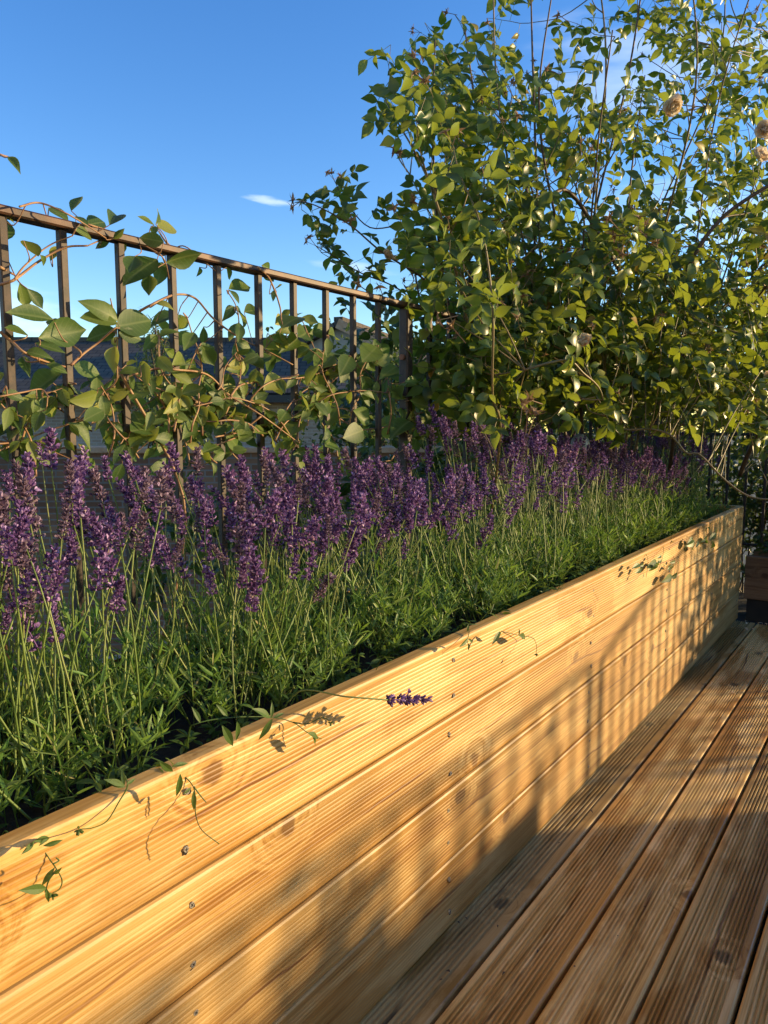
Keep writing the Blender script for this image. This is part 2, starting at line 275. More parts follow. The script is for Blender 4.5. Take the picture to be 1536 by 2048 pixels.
class MB:
    def __init__(s): s.v = []; s.f = []; s.n = 0
    def add(s, v, f):
        v = np.asarray(v, float); s.v.append(v); s.f.extend([tuple(int(i) + s.n for i in q) for q in f]); s.n += len(v)
    def box(s, x0, x1, y0, y1, z0, z1):
        v = [(x, y, z) for x in (x0, x1) for y in (y0, y1) for z in (z0, z1)]
        s.add(v, [(0, 1, 3, 2), (4, 6, 7, 5), (0, 4, 5, 1), (2, 3, 7, 6), (0, 2, 6, 4), (1, 5, 7, 3)])
    def tube(s, pts, radii, k=5, cap=True):
        pts = np.asarray(pts, float); n = len(pts); vs = []
        if np.isscalar(radii): radii = [radii] * n
        ref = np.array([.31, .17, .93])
        for i in range(n):
            d = pts[min(i + 1, n - 1)] - pts[max(i - 1, 0)]; d = d / (np.linalg.norm(d) + 1e-9)
            a = np.cross(d, ref); a /= np.linalg.norm(a) + 1e-9; b = np.cross(d, a)
            for j in range(k):
                an = 2 * math.pi * j / k; vs.append(pts[i] + radii[i] * (a * math.cos(an) + b * math.sin(an)))
        f = [(i * k + j, i * k + (j + 1) % k, (i + 1) * k + (j + 1) % k, (i + 1) * k + j) for i in range(n - 1) for j in range(k)]
        if cap: f.append(tuple(range(k))[::-1]); f.append(tuple((n - 1) * k + j for j in range(k)))
        s.add(vs, f)
    def inst(s, tv, tf, M3, loc): s.add(np.asarray(tv) @ np.asarray(M3).T + np.asarray(loc), tf)
    def me(s, name, m, smooth=False):
        return mesh(name, np.concatenate(s.v) if s.v else [], s.f, m, smooth)
def boxme(name, x0, x1, y0, y1, z0, z1, m, bevel=0):
    b = MB(); b.box(x0, x1, y0, y1, z0, z1); return b.me(name, m)
def chamfer_box(name, sx, sy, sz, c, m):
    """box about the origin with chamfered long edges"""
    import bmesh
    bm = bmesh.new(); bmesh.ops.create_cube(bm, size=1.0); bmesh.ops.scale(bm, vec=(sx, sy, sz), verts=bm.verts)
    bmesh.ops.bevel(bm, geom=bm.edges[:], offset=c, segments=1, affect='EDGES', profile=.5)
    me = D.meshes.new(name); bm.to_mesh(me); bm.free(); me.materials.append(m); return me

def frame(d, nrm):
    """3x3 with columns x (side), y (along d), z (normal-ish)"""
    d = np.asarray(d, float); d = d / (np.linalg.norm(d) + 1e-9); nrm = np.asarray(nrm, float)
    x = np.cross(d, nrm); ln = np.linalg.norm(x)
    if ln < 1e-4: x = np.cross(d, [.3, .5, .8]); ln = np.linalg.norm(x)
    x /= ln; z = np.cross(x, d); return np.stack([x, d, z], axis=1)
def m4(M3, loc, s=1.0):
    m = Matrix.Identity(4)
    for i in range(3):
        for j in range(3): m[i][j] = float(M3[i][j]) * s
        m[i][3] = float(loc[i])
    return m
def rv(s=1.0): return np.array([random.gauss(0, s), random.gauss(0, s), random.gauss(0, s)])
def unit(v): v = np.asarray(v, float); return v / (np.linalg.norm(v) + 1e-9)

def leaf_tpl(L=1, W=.5, fold=.12, curl=.25, prof=(0.06, .55, .92, 1.0, .78, .38, .0), twist=0., jag=0.):
    """a leaf along +y: stations of left / midrib / right, folded along the midrib and curved along its length"""
    v = []; n = len(prof)
    for i, w in enumerate(prof):
        u = i / (n - 1); y = L * (u - .04 * u * u); z = -curl * L * u * u; hw = W * L * .5 * w; a = twist * u
        jl = 1 + (jag * (1 if i % 2 else -1)); hz = fold * hw * 2
        for sx in (-1, 0, 1):
            x = sx * hw * (jl if sx else 1); zz = z + (hz if sx else 0)
            v.append((x * math.cos(a), y, zz + x * math.sin(a)))
    f = []
    for i in range(n - 1):
        a = i * 3; f += [(a, a + 1, a + 4, a + 3), (a + 1, a + 2, a + 5, a + 4)]
    return np.array(v), f
def spline(P, n):
    """Catmull-Rom through points"""
    P = [np.asarray(p, float) for p in P]; P = [2 * P[0] - P[1]] + P + [2 * P[-1] - P[-2]]; out = []
    for i in range(1, len(P) - 2):
        for k in range(n):
            t = k / n; a, b, c, d = P[i - 1:i + 3]
            out.append(.5 * ((2 * b) + (-a + c) * t + (2 * a - 5 * b + 4 * c - d) * t * t + (-a + 3 * b - 3 * c + d) * t ** 3))
    out.append(P[-2]); return np.array(out)

# ================================================================== THE SETTING
GZ = -3.2
structure('ground', boxme('ground', -400, 400, -400, 400, GZ - .5, GZ, M['ground']))
structure('terrace', boxme('terrace', -1.36, 2.2, -1.6, 5.5, GZ + .004, -.075, M['felt']))

# reeded boards ------------------------------------------------------
def reeded(width, pitch, depth, margin, r=.004, wide=False):
    """cross-section points (u across, w proud of back) of a reeded board"""
    pts = [(0, -r), (r * .35, -r * .35), (r, 0), (margin, 0)]
    n = int((width - 2 * margin) / pitch); p = (width - 2 * margin) / n
    for i in range(n):
        u = margin + i * p
        pts += [(u + p * .16, -depth * .75), (u + p * .30, -depth), (u + p * .44, -depth * .75), (u + p * .6, 0), (u + p, 0)]
    pts += [(width - r, 0), (width - r * .35, -r * .35), (width, -r)]
    return pts
def board_mesh(name, prof, thick, length, m, stations=8, warp=.0012, face='X'):
    """board along y, reeded face towards +X (face='X', u runs up z) or +Z (face='Z', u runs along x)"""
    w = prof[-1][0]; ring = list(prof) + [(w, -thick), (0, -thick)]; k = len(ring); v = []
    ph = random.random() * 9
    for s in range(stations):
        y = length * (s / (stations - 1) - .5); dz = warp * math.sin(y * 1.7 + ph) + warp * .5 * math.sin(y * 4.1 + ph * 2)
        for u, d in ring:
            if face == 'X': v.append((d + dz, y, u - w / 2))
            else: v.append((u - w / 2, y, d + dz))
    f = []
    for s in range(stations - 1):
        for j in range(k):
            a = s * k + j; b = s * k + (j + 1) % k
            f.append((a, b, b + k, a + k) if face == 'Z' else (a, a + k, b + k, b))
    f.append(tuple(range(k)) if face == 'X' else tuple(range(k))[::-1]); f.append(tuple((stations - 1) * k + j for j in range(k)))
    me = mesh(name, v, f, m); me.update()
    return me

# deck ---------------------------------------------------------------
deckm = MB()
for y in np.arange(-1.0, 4.0, .42): deckm.box(-.73, 1.5, y, y + .045, -.072, -.03)
deck = structure('deck', deckm.me('deck_joists', M['liner']))
DP, DG = .1375, .007
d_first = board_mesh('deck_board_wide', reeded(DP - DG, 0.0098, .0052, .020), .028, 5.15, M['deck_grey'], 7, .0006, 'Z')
d_vars = [board_mesh('deck_board', reeded(DP - DG, .0078, .0042, .013), .028, 5.15, M['deck'], 7, .0007, 'Z') for _ in range(3)]
for i in range(16):
    x0 = -.598 + DP * (i - 1) + DG / 2
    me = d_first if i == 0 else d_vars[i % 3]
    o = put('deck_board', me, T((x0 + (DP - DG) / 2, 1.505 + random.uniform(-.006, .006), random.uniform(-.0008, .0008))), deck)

# ================================================================== PLANTERS
def screw_mesh():
    b = MB(); k = 12; r = .0044; v = [(.0012, 0, 0)]
    v = [(.0012, r * .86 * math.cos(2 * math.pi * j / k), r * .86 * math.sin(2 * math.pi * j / k)) for j in range(k)] + \
        [(-.0012, r * math.cos(2 * math.pi * j / k), r * math.sin(2 * math.pi * j / k)) for j in range(k)]
    b.add(v, [tuple(range(k))] + [(j, j + k, (j + 1) % k + k, (j + 1) % k) for j in range(k)])
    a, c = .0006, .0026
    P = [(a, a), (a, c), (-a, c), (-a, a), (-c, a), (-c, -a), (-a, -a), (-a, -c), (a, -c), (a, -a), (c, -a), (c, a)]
    b.add([(.00135, y, z) for y, z in P], [tuple(range(12))])  # slot drawn flat, its inner shade put into the colour
    h = .0052   # flat dark oval, shade round the sunk head put into colour
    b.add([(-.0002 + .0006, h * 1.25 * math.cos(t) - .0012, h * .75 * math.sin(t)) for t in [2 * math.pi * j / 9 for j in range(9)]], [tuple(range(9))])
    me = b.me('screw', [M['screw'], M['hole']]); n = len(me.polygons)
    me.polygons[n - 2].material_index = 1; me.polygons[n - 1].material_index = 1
    return me
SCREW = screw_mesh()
PX, PH, PY0, PY1, PW = -.691, .592, -.75, 4.12, .455     # front face, height, ends, width
planter = thing('timber_planter', 'long golden pine planter of four stacked reeded boards holding the lavender', 'planter', (PX - PW / 2, 1.7, 0))
BH = PH / 4
prof = reeded(BH - .0030, .0068, .00055, .011, .0048)
for c in range(4):
    me = board_mesh('planter_board', prof, .028, PY1 - PY0, M['pine'], 14, .0011, 'X')
    put('front_board', me, T((PX, (PY0 + PY1) / 2, BH * (c + .5))), planter)
    put('back_board', me, T((PX - PW, (PY0 + PY1) / 2, BH * (c + .5))) @ Matrix.Rotation(math.pi, 4, 'Z'), planter)
    pe = board_mesh('end_board', prof, .026, PW - .058, M['pine'], 3, .0005, 'X')
    for yy, rz in ((PY1 - .002, math.pi / 2), (PY0 + .002, -math.pi / 2)):
        put('end_board', pe, T((PX - PW / 2, yy, BH * (c + .5))) @ Matrix.Rotation(rz, 4, 'Z'), planter)
lin = MB(); lin.box(PX - .034, PX - .0285, PY0 + .03, PY1 - .03, .01, PH - .025); lin.box(PX - PW + .0285, PX - PW + .034, PY0 + .03, PY1 - .03, .01, PH - .025)
put('liner', lin.me('liner', M['liner']), None, planter)
# soil: a lumpy bed
nx, ny = 9, 120; sv = []; sf = []
for j in range(ny):
    for i in range(nx):
        sv.append((PX - PW + .035 + (PW - .07) * i / (nx - 1), PY0 + .03 + (PY1 - PY0 - .06) * j / (ny - 1), .525 + random.uniform(-.012, .014)))
for j in range(ny - 1):
    for i in range(nx - 1): a = j * nx + i; sf.append((a, a + 1, a + nx + 1, a + nx))
put('soil', mesh('soil', sv, sf, M['soil'], True), None, planter)
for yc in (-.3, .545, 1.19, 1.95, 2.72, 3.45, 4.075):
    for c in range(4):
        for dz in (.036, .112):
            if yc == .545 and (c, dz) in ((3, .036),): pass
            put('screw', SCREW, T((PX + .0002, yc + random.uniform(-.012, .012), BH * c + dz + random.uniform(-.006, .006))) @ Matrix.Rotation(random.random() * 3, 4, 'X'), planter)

# planter across the far end, low and in the shade
FY = 4.40
fp = thing('low_planter', 'low shaded timber planter across the far end of the deck', 'planter', (.6, FY + .12, -.07))
pf = reeded(.118, .0071, .0015, .008, .003)
fb = board_mesh('low_board', pf, .026, 2.75, M['pine_inner'], 5, .001, 'X')
for c in range(2):
    put('front_board', fb, T((.66, FY, .05 + .12 * (c + .5))) @ Matrix.Rotation(-math.pi / 2, 4, 'Z'), fp)
    put('back_board', fb, T((.66, FY + .27, .05 + .12 * (c + .5))) @ Matrix.Rotation(math.pi / 2, 4, 'Z'), fp)
b = MB(); b.box(-.70, 2.02, FY + .012, FY + .26, -.073, .048); put('shade_base', b.me('shade_base', M['liner']), None, fp)  # black block drawn for the shaded gap under the low boards
b = MB(); b.box(-.70, 2.02, FY + .03, FY + .24, .05, .25); put('soil', b.me('soil', M['soil']), None, fp)

# planter opposite, out of the frame, its plants shade the deck
rp_ = thing('opposite_planter', 'long pine planter along the opposite railing, facing the lavender planter', 'planter', (1.75, 1.2, 0))
rb = board_mesh('opposite_board', prof, .028, 4.9, M['pine'], 4, .001, 'X')
for c in range(4):
    put('front_board', rb, T((1.53, 1.40, BH * (c + .5))) @ Matrix.Rotation(math.pi, 4, 'Z'), rp_)
    put('back_board', rb, T((1.95, 1.40, BH * (c + .5))), rp_)
b = MB(); b.box(1.562, 1.918, -1.04, 3.84, -.07, .56); put('soil', b.me('soil', M['soil']), None, rp_)

# cream wall with a door, added unseen behind the camera to bounce warm light
hw = thing('bounce_wall', 'added cream wall with a white door behind the camera, bouncing warm light', 'wall', (.5, -1.3, -.07))
b = MB(); b.box(-1.36, .55, -1.45, -1.15, -.071, 2.9); b.box(1.5, 2.2, -1.45, -1.15, -.071, 2.9); b.box(.55, 1.5, -1.45, -1.15, 2.1, 2.9); put('wall', b.me('wall', M['cream_render']), None, hw)
b = MB(); b.box(.55, .63, -1.36, -1.18, -.07, 2.1); b.box(1.42, 1.5, -1.36, -1.18, -.07, 2.1); b.box(.63, 1.42, -1.36, -1.18, 2.02, 2.1); b.box(.63, 1.42, -1.36, -1.18, -.07, .12); dr = put('door', b.me('door', M['white_paint']), None, hw)
put('pane', boxme('pane', .63, 1.42, -1.28, -1.26, .12, 2.02, M['gutter']), None, dr)

# ================================================================== RAILINGS
def bar_mesh(name, s, h, m): return chamfer_box(name, s, s, h, s * .12, m)
RX, RZ = -1.25, 1.357
rail = thing('iron_railing', 'rusty brown iron railing behind the lavender with a twining honeysuckle', 'railing', (RX, 1.6, -.07))
ry0, ry1 = -1.12, 4.78
put('top_rail', chamfer_box('top_rail', .034, ry1 - ry0, .015, .003, M['rail_iron']), T((RX, (ry0 + ry1) / 2, RZ - .0075)), rail)
put('bottom_rail', chamfer_box('bottom_rail', .03, ry1 - ry0, .012, .002, M['iron']), T((RX, (ry0 + ry1) / 2, .12)), rail)
px_bars = [(0, 412), (120, 446), (237, 475), (343, 495), (432, 519), (515, 535), (585, 552), (650, 567), (706, 581), (757, 592)]
ys = [at_x(x, y, RX)[1] for x, y in px_bars]
BAR = bar_mesh('bar', .0145, RZ - .016 - .127, M['iron'])
POST = bar_mesh('post', .032, RZ - .016 + .07, M['iron'])
def add_bar(y): put('bar', BAR, T((RX, y, .127 + (RZ - .016 - .127) / 2)) @ Matrix.Rotation(random.uniform(-.05, .05), 4, 'Z') @ Matrix.Rotation(random.uniform(-.004, .004), 4, 'X'), rail)
for y in ys: add_bar(y)
y = ys[0]
while y > ry0 + .1: y -= .119; add_bar(y)
posts = [at_x(812, 605, RX)[1]]
for y in (posts[0], posts[0] + 1.32, posts[0] + 2.64, -.35): put('post', POST, T((RX, y, (RZ - .016 - .07) / 2)), rail)
y = posts[0] + .012
while y < 4.7:
    y += .119
    if min(abs(y - posts[0] - 1.32), abs(y - posts[0] - 2.64)) > .04: add_bar(y)
bm_ = MB()
for k, (r, x) in enumerate(((.009, 0), (.009, .006))): pass
bm_.add([(x, .009 * math.cos(j * math.pi / 3), .009 * math.sin(j * math.pi / 3)) for x in (0, .007) for j in range(6)], [tuple(range(6, 12))] + [(j, (j + 1) % 6, (j + 1) % 6 + 6, j + 6) for j in range(6)])
pb = at_x(802, 712, RX + .016); put('bolt', bm_.me('bolt', M['bolt']), T((RX, posts[0] - .016, pb[2])) @ Matrix.Rotation(-math.pi / 2, 4, 'Z'), rail)

def run_railing(name, label, p0, p1, top, pitch, m):
    p0 = Vector(p0); p1 = Vector(p1); L = (p1 - p0).length; d = (p1 - p0) / L; rz = math.atan2(d.y, d.x); mid = (p0 + p1) / 2
    r = thing(name, label, 'railing', (mid.x, mid.y, -.07))
    put('top_rail', chamfer_box('top_rail', L, .034, .018, .003, m), T((mid.x, mid.y, top - .009)) @ Matrix.Rotation(rz, 4, 'Z'), r)
    put('bottom_rail', chamfer_box('bottom_rail', L, .03, .012, .002, m), T((mid.x, mid.y, .30)) @ Matrix.Rotation(rz, 4, 'Z'), r)
    bme = bar_mesh('bar', .0145, top - .018 - .306, m); n = int(L / pitch)
    for i in range(1, n):
        q = p0 + d * (L * i / n); put('bar', bme, T((q.x, q.y, .306 + (top - .018 - .306) / 2)) @ Matrix.Rotation(rz, 4, 'Z'), r)
    pme = bar_mesh('post', .032, top - .018 + .075, m)
    for u in (.0, .5, 1.0): q = p0 + d * L * u; put('post', pme, T((q.x, q.y, (top - .018 - .075) / 2)) @ Matrix.Rotation(rz, 4, 'Z'), r)
    return r
run_railing('iron_railing', 'black iron railing across the far end of the deck, behind the low planter', (-1.20, 4.76, 0), (2.03, 4.76, 0), .955, .1, M['black_iron'])
run_railing('iron_railing', 'black iron railing on the opposite side of the deck', (2.06, 4.70, 0), (2.06, -1.12, 0), .965, .119, M['black_iron'])

# ================================================================== LAVENDER
def bud(l, w):   # pointed calyx along +y
    v = [(0, 0, 0), (w, l * .45, 0), (0, l * .45, w), (-w, l * .45, 0), (0, l * .45, -w), (w * .6, l * .9, 0), (0, l * .9, w * .6), (-w * .6, l * .9, 0), (0, l * .9, -w * .6), (0, l, 0)]
    f = [(0, 2, 1), (0, 3, 2), (0, 4, 3), (0, 1, 4)] + [(1, 2, 6, 5), (2, 3, 7, 6), (3, 4, 8, 7), (4, 1, 5, 8)] + [(5, 6, 9), (6, 7, 9), (7, 8, 9), (8, 5, 9)]
    return np.array(v), f
PET = leaf_tpl(1, .85, .1, .5, (.3, .9, 1.0, .55))
def spike_mesh(seed, full):
    random.seed(seed); b = MB(); n = random.randint(6, 8); b.tube([(0, 0, 0), (0, 0, .060)], [.0012, .0008], 4)
    for w in range(n):
        u = w / (n - 1); z = .002 + .054 * u + (0 if w else -.004); R = .0062 * (1 - .4 * u) * (1 if w else .8); k = random.randint(10, 13) if w < n - 1 else 7
        for j in range(k):
            a = 2 * math.pi * (j + random.random() * .5) / k + w * .6; el = .35 + .55 * u + random.uniform(-.25, .3)
            d = np.array([math.cos(a) * math.cos(el), math.sin(a) * math.cos(el), math.sin(el)])
            bl, bw = random.uniform(.0080, .0115), random.uniform(.0017, .0024)
            tv, tf = bud(bl, bw); base = np.array([0, 0, z + random.uniform(-.002, .002)]) + d * R * .3
            b.inst(tv, tf, frame(d, rv()), base)
            if random.random() < full:
                for q in range(3):
                    dd = unit(d + rv(.45)); b.inst(PET[0] * random.uniform(.005, .008), PET[1], frame(dd, rv()), base + d * bl * .93)
    return b.me('flower_spike', M['spike_faded'] if seed in (101, 105) else M['spike'])
SPIKES = [spike_mesh(100 + i, (.08, .2, .35, .15, .5, .1, .28, .05)[i]) for i in range(8)]
STEMS = []
for i in range(8):
    random.seed(300 + i); bx, by = random.uniform(-.05, .05), random.uniform(-.05, .05); b = MB()
    b.tube([(bx * math.sin(math.pi * u), by * math.sin(math.pi * u), u) for u in np.linspace(0, 1, 7)], [.0042, .0040, .0038, .0036, .0033, .003, .0028], 4)
    STEMS.append(b.me('flower_stem', M['lavstem'], True))
random.seed(21)
NLEAF = leaf_tpl(1, .115, .1, .18, (.5, .95, 1.0, .8, .1))
NLEAF2 = leaf_tpl(1, .135, .1, -.15, (.5, .95, 1.0, .8, .1))
LEAFLET = leaf_tpl(1, .42, .12, .3, (.1, .7, 1, .75, .05))
FRONT = [(20, 1105), (55, 1140), (30, 1215), (85, 1195), (72, 1290), (8, 1060), (48, 1085), (95, 1150), (225, 1165), (350, 1125), (205, 1095), (240, 1085), (270, 1090), (480, 1120), (560, 1050), (640, 1105), (690, 1135), (15, 1170), (60, 1230), (110, 1275)]
centers = [(-.93, -.22), (-.95, .13), (-.97, .50), (-.96, .87), (-.98, 1.24), (-.95, 1.60), (-.97, 1.95), (-.96, 2.30), (-.97, 2.66), (-.96, 3.03), (-.96, 3.41), (-.96, 3.80)]
ordn = ['last, at the near end of the planter', 'eleventh', 'tenth', 'ninth', 'eighth', 'seventh', 'sixth', 'fifth', 'fourth', 'third', 'second', 'first']
for pi, (cx, cy) in enumerate(centers):
    lab = 'purple flowering lavender plant, %s from the far end of the long planter' % ordn[pi] if 0 < pi < 11 else \
          ('purple flowering lavender plant beside the far end board of the long planter' if pi == 11 else 'purple flowering lavender plant last from the far end of the long planter')
    pl = thing('lavender_plant', lab, 'lavender', (cx, cy, .52), 'lavender plants in the long planter')
    far = cy > 2.9; ns = 100 if cy < 2.2 else 86
    for k in range(ns):
        a = random.random() * 2 * math.pi; rr = math.sqrt(random.random())
        tip = np.array([cx - .035 + .20 * rr * math.cos(a), cy + .26 * rr * math.sin(a), 0])
        back = (-tip[0] - .75) / .45   # 0 at the front edge .. 1 at the railing
        hmax = .94 + .05 * math.sin(cy * 3.1 + 1) + .03 * math.sin(cy * 7)
        tip[2] = min(1.0, max(.70, hmax - .13 * (1 - back) ** 1.5 - abs(random.gauss(0, .048)) + random.gauss(0, .014)))
        if pi == 2 and k < len(FRONT): tip = at_x(*FRONT[k], random.uniform(-.90, -.84))
        elif random.random() < .08:   # a low stray flower leaning to the front
            tip[0] = random.uniform(-.88, -.76); tip[2] = random.uniform(.75, .86)
        base = np.array([min(PX - .07, cx + .02 + random.uniform(-.11, .12) + .35 * (tip[0] - cx)), cy + .6 * (tip[1] - cy) + random.uniform(-.06, .06), .53])
        d = tip - base; L = np.linalg.norm(d); M3 = frame(d, rv()); M3 = np.stack([M3[:, 0], M3[:, 2], M3[:, 1]], 1) * np.array([1, -1, 1])
        sc = np.diag([.40, .40, L]); A = M3 @ sc
        st = put('flower_stem', random.choice(STEMS), m4(A, base), pl)
        dt = unit(d / L + rv(.10)); S3 = frame(dt, rv()); S3 = np.stack([S3[:, 0], S3[:, 2], S3[:, 1]], 1) * np.array([1, -1, 1])
        s = random.choice((.55, .64, .72, .78, .85, .92)) * (1.0 if random.random() < .85 else .6)
        put('flower_spike', random.choice(SPIKES), m4(S3, tip - dt * .004, s), st)
    # narrow foliage: leafy shoots rising from the crown, denser than anyone could count
    b = MB(); nsh = 185 if cy < 2.4 else 140
    for k in range(nsh):
        a = random.random() * 2 * math.pi; rr = math.sqrt(random.random())
        p0 = np.array([cx + .02 + .17 * rr * math.cos(a), cy + .19 * rr * math.sin(a), .53 + random.uniform(0, .02)])
        d = unit(np.array([.35 * math.cos(a) * rr + .06, .35 * math.sin(a) * rr, 1.0]) + rv(.16)); H = random.uniform(.07, .24) * (1.3 - .8 * rr)
        p0[0] = min(p0[0], PX - .06)
        mid = p0 + d * H * .5 + rv(.008); top = p0 + d * H + rv(.015)
        pts = spline([p0, mid, top], 3); b.tube(pts, .0009, 3, False)
        for q in range(random.randint(9, 14)):
            u = random.uniform(.15, 1.0); i = min(int(u * (len(pts) - 1)), len(pts) - 2); pp = pts[i] + (pts[i + 1] - pts[i]) * (u * (len(pts) - 1) - i)
            aa = random.random() * 6.28; dd = unit(d * random.uniform(.4, 1.3) + np.array([math.cos(aa), math.sin(aa), random.uniform(-.1, .3)]))
            tv, tf = random.choice((NLEAF, NLEAF2)); b.inst(tv * random.uniform(.018, .042), tf, frame(dd, np.array([0, 0, 1]) + rv(.4)), pp)
    tag(put('foliage', b.me('lavender_foliage', M['lavleaf']), None, pl), kind='stuff')

# ground cover of small weeds along the front of the bed
b = MB()
for k in range(430):
    y = random.uniform(.1, 4.05); x = PX - .045 - abs(random.gauss(0, .045)); z0 = .53
    if .20 < y < .46 and random.random() < .8: continue
    if 1.28 < y < 1.5 and random.random() < .5: continue
    d = unit(np.array([random.gauss(.05, .35), random.gauss(0, .5), 1])); H = random.uniform(.03, .11); top = np.array([x, y, z0]) + d * H
    top[0] = min(top[0], PX + .0)
    pts = spline([(x, y, z0), (np.array([x, y, z0]) + top) / 2 + rv(.006), top], 3); b.tube(pts, .0008, 3, False)
    for q in range(random.randint(6, 11)):
        pp = pts[random.randint(1, len(pts) - 1)]; aa = random.random() * 6.28; dd = unit(np.array([math.cos(aa), math.sin(aa), random.uniform(-.2, .7)]))
        b.inst(LEAFLET[0] * random.uniform(.012, .028), LEAFLET[1], frame(dd, np.array([0, 0, 1]) + rv(.3)), pp)
tag(put('ground_cover', b.me('ground_cover', M['weed'])), 'small leafy green weeds carpeting the front edge of the lavender bed', 'weeds', kind='stuff')

# ---------------------------------------------------------------- trailing weeds over the front board
def c7(x, y): return (x / 2.194, 1400 + y / 2.194)
def c1(x, y): return (600 + x / 2.194, 1150 + y / 2.194)
WL = leaf_tpl(1, .27, .14, .22, (.12, .6, .95, 1, .8, .45, .03)); WLm = mesh('weed_leaf', WL[0], WL[1], M['weed'])
def weed(label, stems, leaves, buds, X, tr=c7, base_in=True):
    t = None
    for si, (pts, x0, x1) in enumerate(stems):
        P = [at_x(*tr(*p), x0 + (x1 - x0) * i / (len(pts) - 1)) for i, p in enumerate(pts)]
        if t is None:
            root = P[0].copy(); root[0] = PX - .06; root[2] = .525; t = thing('trailing_weed', label, 'weed', root, 'weeds trailing over the planter edge')
            P = [root, (root + P[0]) / 2 + np.array([0, 0, .03])] + P
        q = spline(P, 5); b = MB(); b.tube(q, np.linspace(.0011, .0006, len(q)), 4); put('stem', b.me('stem', M['weed'], True), None, t)
    for (bx, by, tx, ty, x0) in leaves:
        p = at_x(*tr(bx, by), x0); q = at_x(*tr(tx, ty), x0 + random.uniform(-.008, .012)); L = np.linalg.norm(q - p)
        put('leaf', WLm, m4(frame(q - p, np.array([1.0, -.4, .5]) + rv(.3)), p, L), t)
    for (x, y, x0) in buds:
        p = at_x(*tr(x, y), x0); b = MB()
        for k in range(7): tv, tf = bud(.006, .0014); b.inst(tv, tf, frame(unit(rv(.5) + np.array([.2, 0, -.6])), rv()), [0, 0, 0])
        put('seed_head', b.me('seed_head', M['weed']), T(p), t)
o1, o2 = PX + .012, PX + .035
weed('curling green weed hanging over the top board near the planter\'s near end', [([(60, 610), (130, 622), (185, 655), (222, 705), (248, 742), (272, 790), (262, 828), (232, 848)], PX - .02, o2), ([(232, 720), (258, 705), (246, 692)], o2, o2), ([(248, 745), (215, 790), (203, 828)], o2, o2)],
     [(240, 735, 175, 822, o2), (240, 765, 266, 742, o2), (203, 826, 108, 836, o2), (203, 826, 216, 896, o2), (203, 824, 195, 850, o2), (150, 622, 108, 672, o1), (150, 620, 240, 600, o1), (190, 640, 280, 618, o2), (170, 640, 215, 600, o1)], [(231, 851, o2)], o2)
weed('thin arching weed stem with one small bud beside a larger leafy weed', [([(520, 300), (560, 370), (520, 450), (470, 530), (410, 560), (350, 567)], PX - .02, o2 + .01)],
     [(545, 375, 470, 345, o1), (545, 375, 535, 300, o1), (550, 380, 495, 375, o1), (555, 372, 600, 340, o1)], [(345, 568, o2 + .01)], o2)
weed('leafy weed with a long thread of stem hanging down the top board above a screw', [([(640, 250), (700, 268), (790, 320), (845, 375), (858, 440), (858, 500), (885, 570), (962, 632)], PX - .03, o2 + .02), ([(850, 380), (880, 420), (905, 450)], o2, o2 + .01)],
     [(790, 325, 786, 438, o2), (805, 412, 846, 380, o2), (755, 292, 832, 268, o1), (700, 270, 770, 330, o1), (850, 400, 852, 490, o2), (760, 290, 740, 240, o1)], [], o2)
weed('long leafy weed lying over the planter edge with a bud on a thread', [([(860, 105), (1000, 78), (1180, 75), (1285, 98), (1345, 140), (1412, 172)], PX - .03, o2), ([(1285, 98), (1350, 105), (1410, 78), (1448, 92)], o1, o2 + .02)],
     [(1195, 82, 1140, 182, o2), (975, 112, 1036, 216, o1), (1040, 96, 1052, 192, o1), (1370, 155, 1398, 204, o2), (1350, 145, 1418, 165, o2), (1190, 78, 1200, 10, o1), (1185, 78, 1130, 30, o1), (1200, 80, 1250, 50, o1), (880, 100, 850, 30, o1), (1000, 75, 960, 20, PX - .02)], [(1450, 97, o2 + .02)], o2)
weed('wiry weed with tiny leaves reaching down the middle of the top board', [([(735, 215), (800, 222), (870, 243), (960, 264), (1020, 276), (1038, 310), (1036, 345)], PX - .03, o2 + .02)],
     [(875, 248, 852, 300, o2), (875, 248, 886, 280, o2), (960, 265, 1010, 272, o2), (965, 266, 990, 285, o2), (960, 264, 965, 235, o2), (740, 215, 735, 250, o1)], [(1036, 346, o2 + .02)], o2, c1)
weed('short bent weed tip poking over the edge above the knot', [([(730, 225), (742, 250), (735, 285), (740, 320)], PX - .02, o2)], [(738, 275, 712, 320, o2), (738, 280, 765, 300, o2), (740, 300, 742, 335, o2)], [], o2, c1)
def cpx(x, y): return (x, y)
for i, (x, y) in enumerate([(1325, 1095), (1290, 1110), (1370, 1075), (1420, 1050), (1345, 1115)]):
    random.seed(60 + i); e = (x + random.uniform(-25, 30), y + random.uniform(25, 60))
    weed('small leafy weed over the dappled top board, %s from the planter\'s far end' % ('third', 'fifth', 'second', 'first', 'fourth')[i], [([(x - 20, y - 12), (x, y - 4), ((x + e[0]) / 2 + 5, (y + e[1]) / 2 - 8), e], PX - .03, PX + .05)],
         [(*(lambda a, b: (a, b, a + random.uniform(-9, 9), b + random.uniform(2, 13)))((x + e[0]) / 2 + random.uniform(-14, 14), (y + e[1]) / 2 + random.uniform(-16, 14)), PX + random.uniform(.02, .04)) for _ in range(9)], [], PX + .04, cpx)
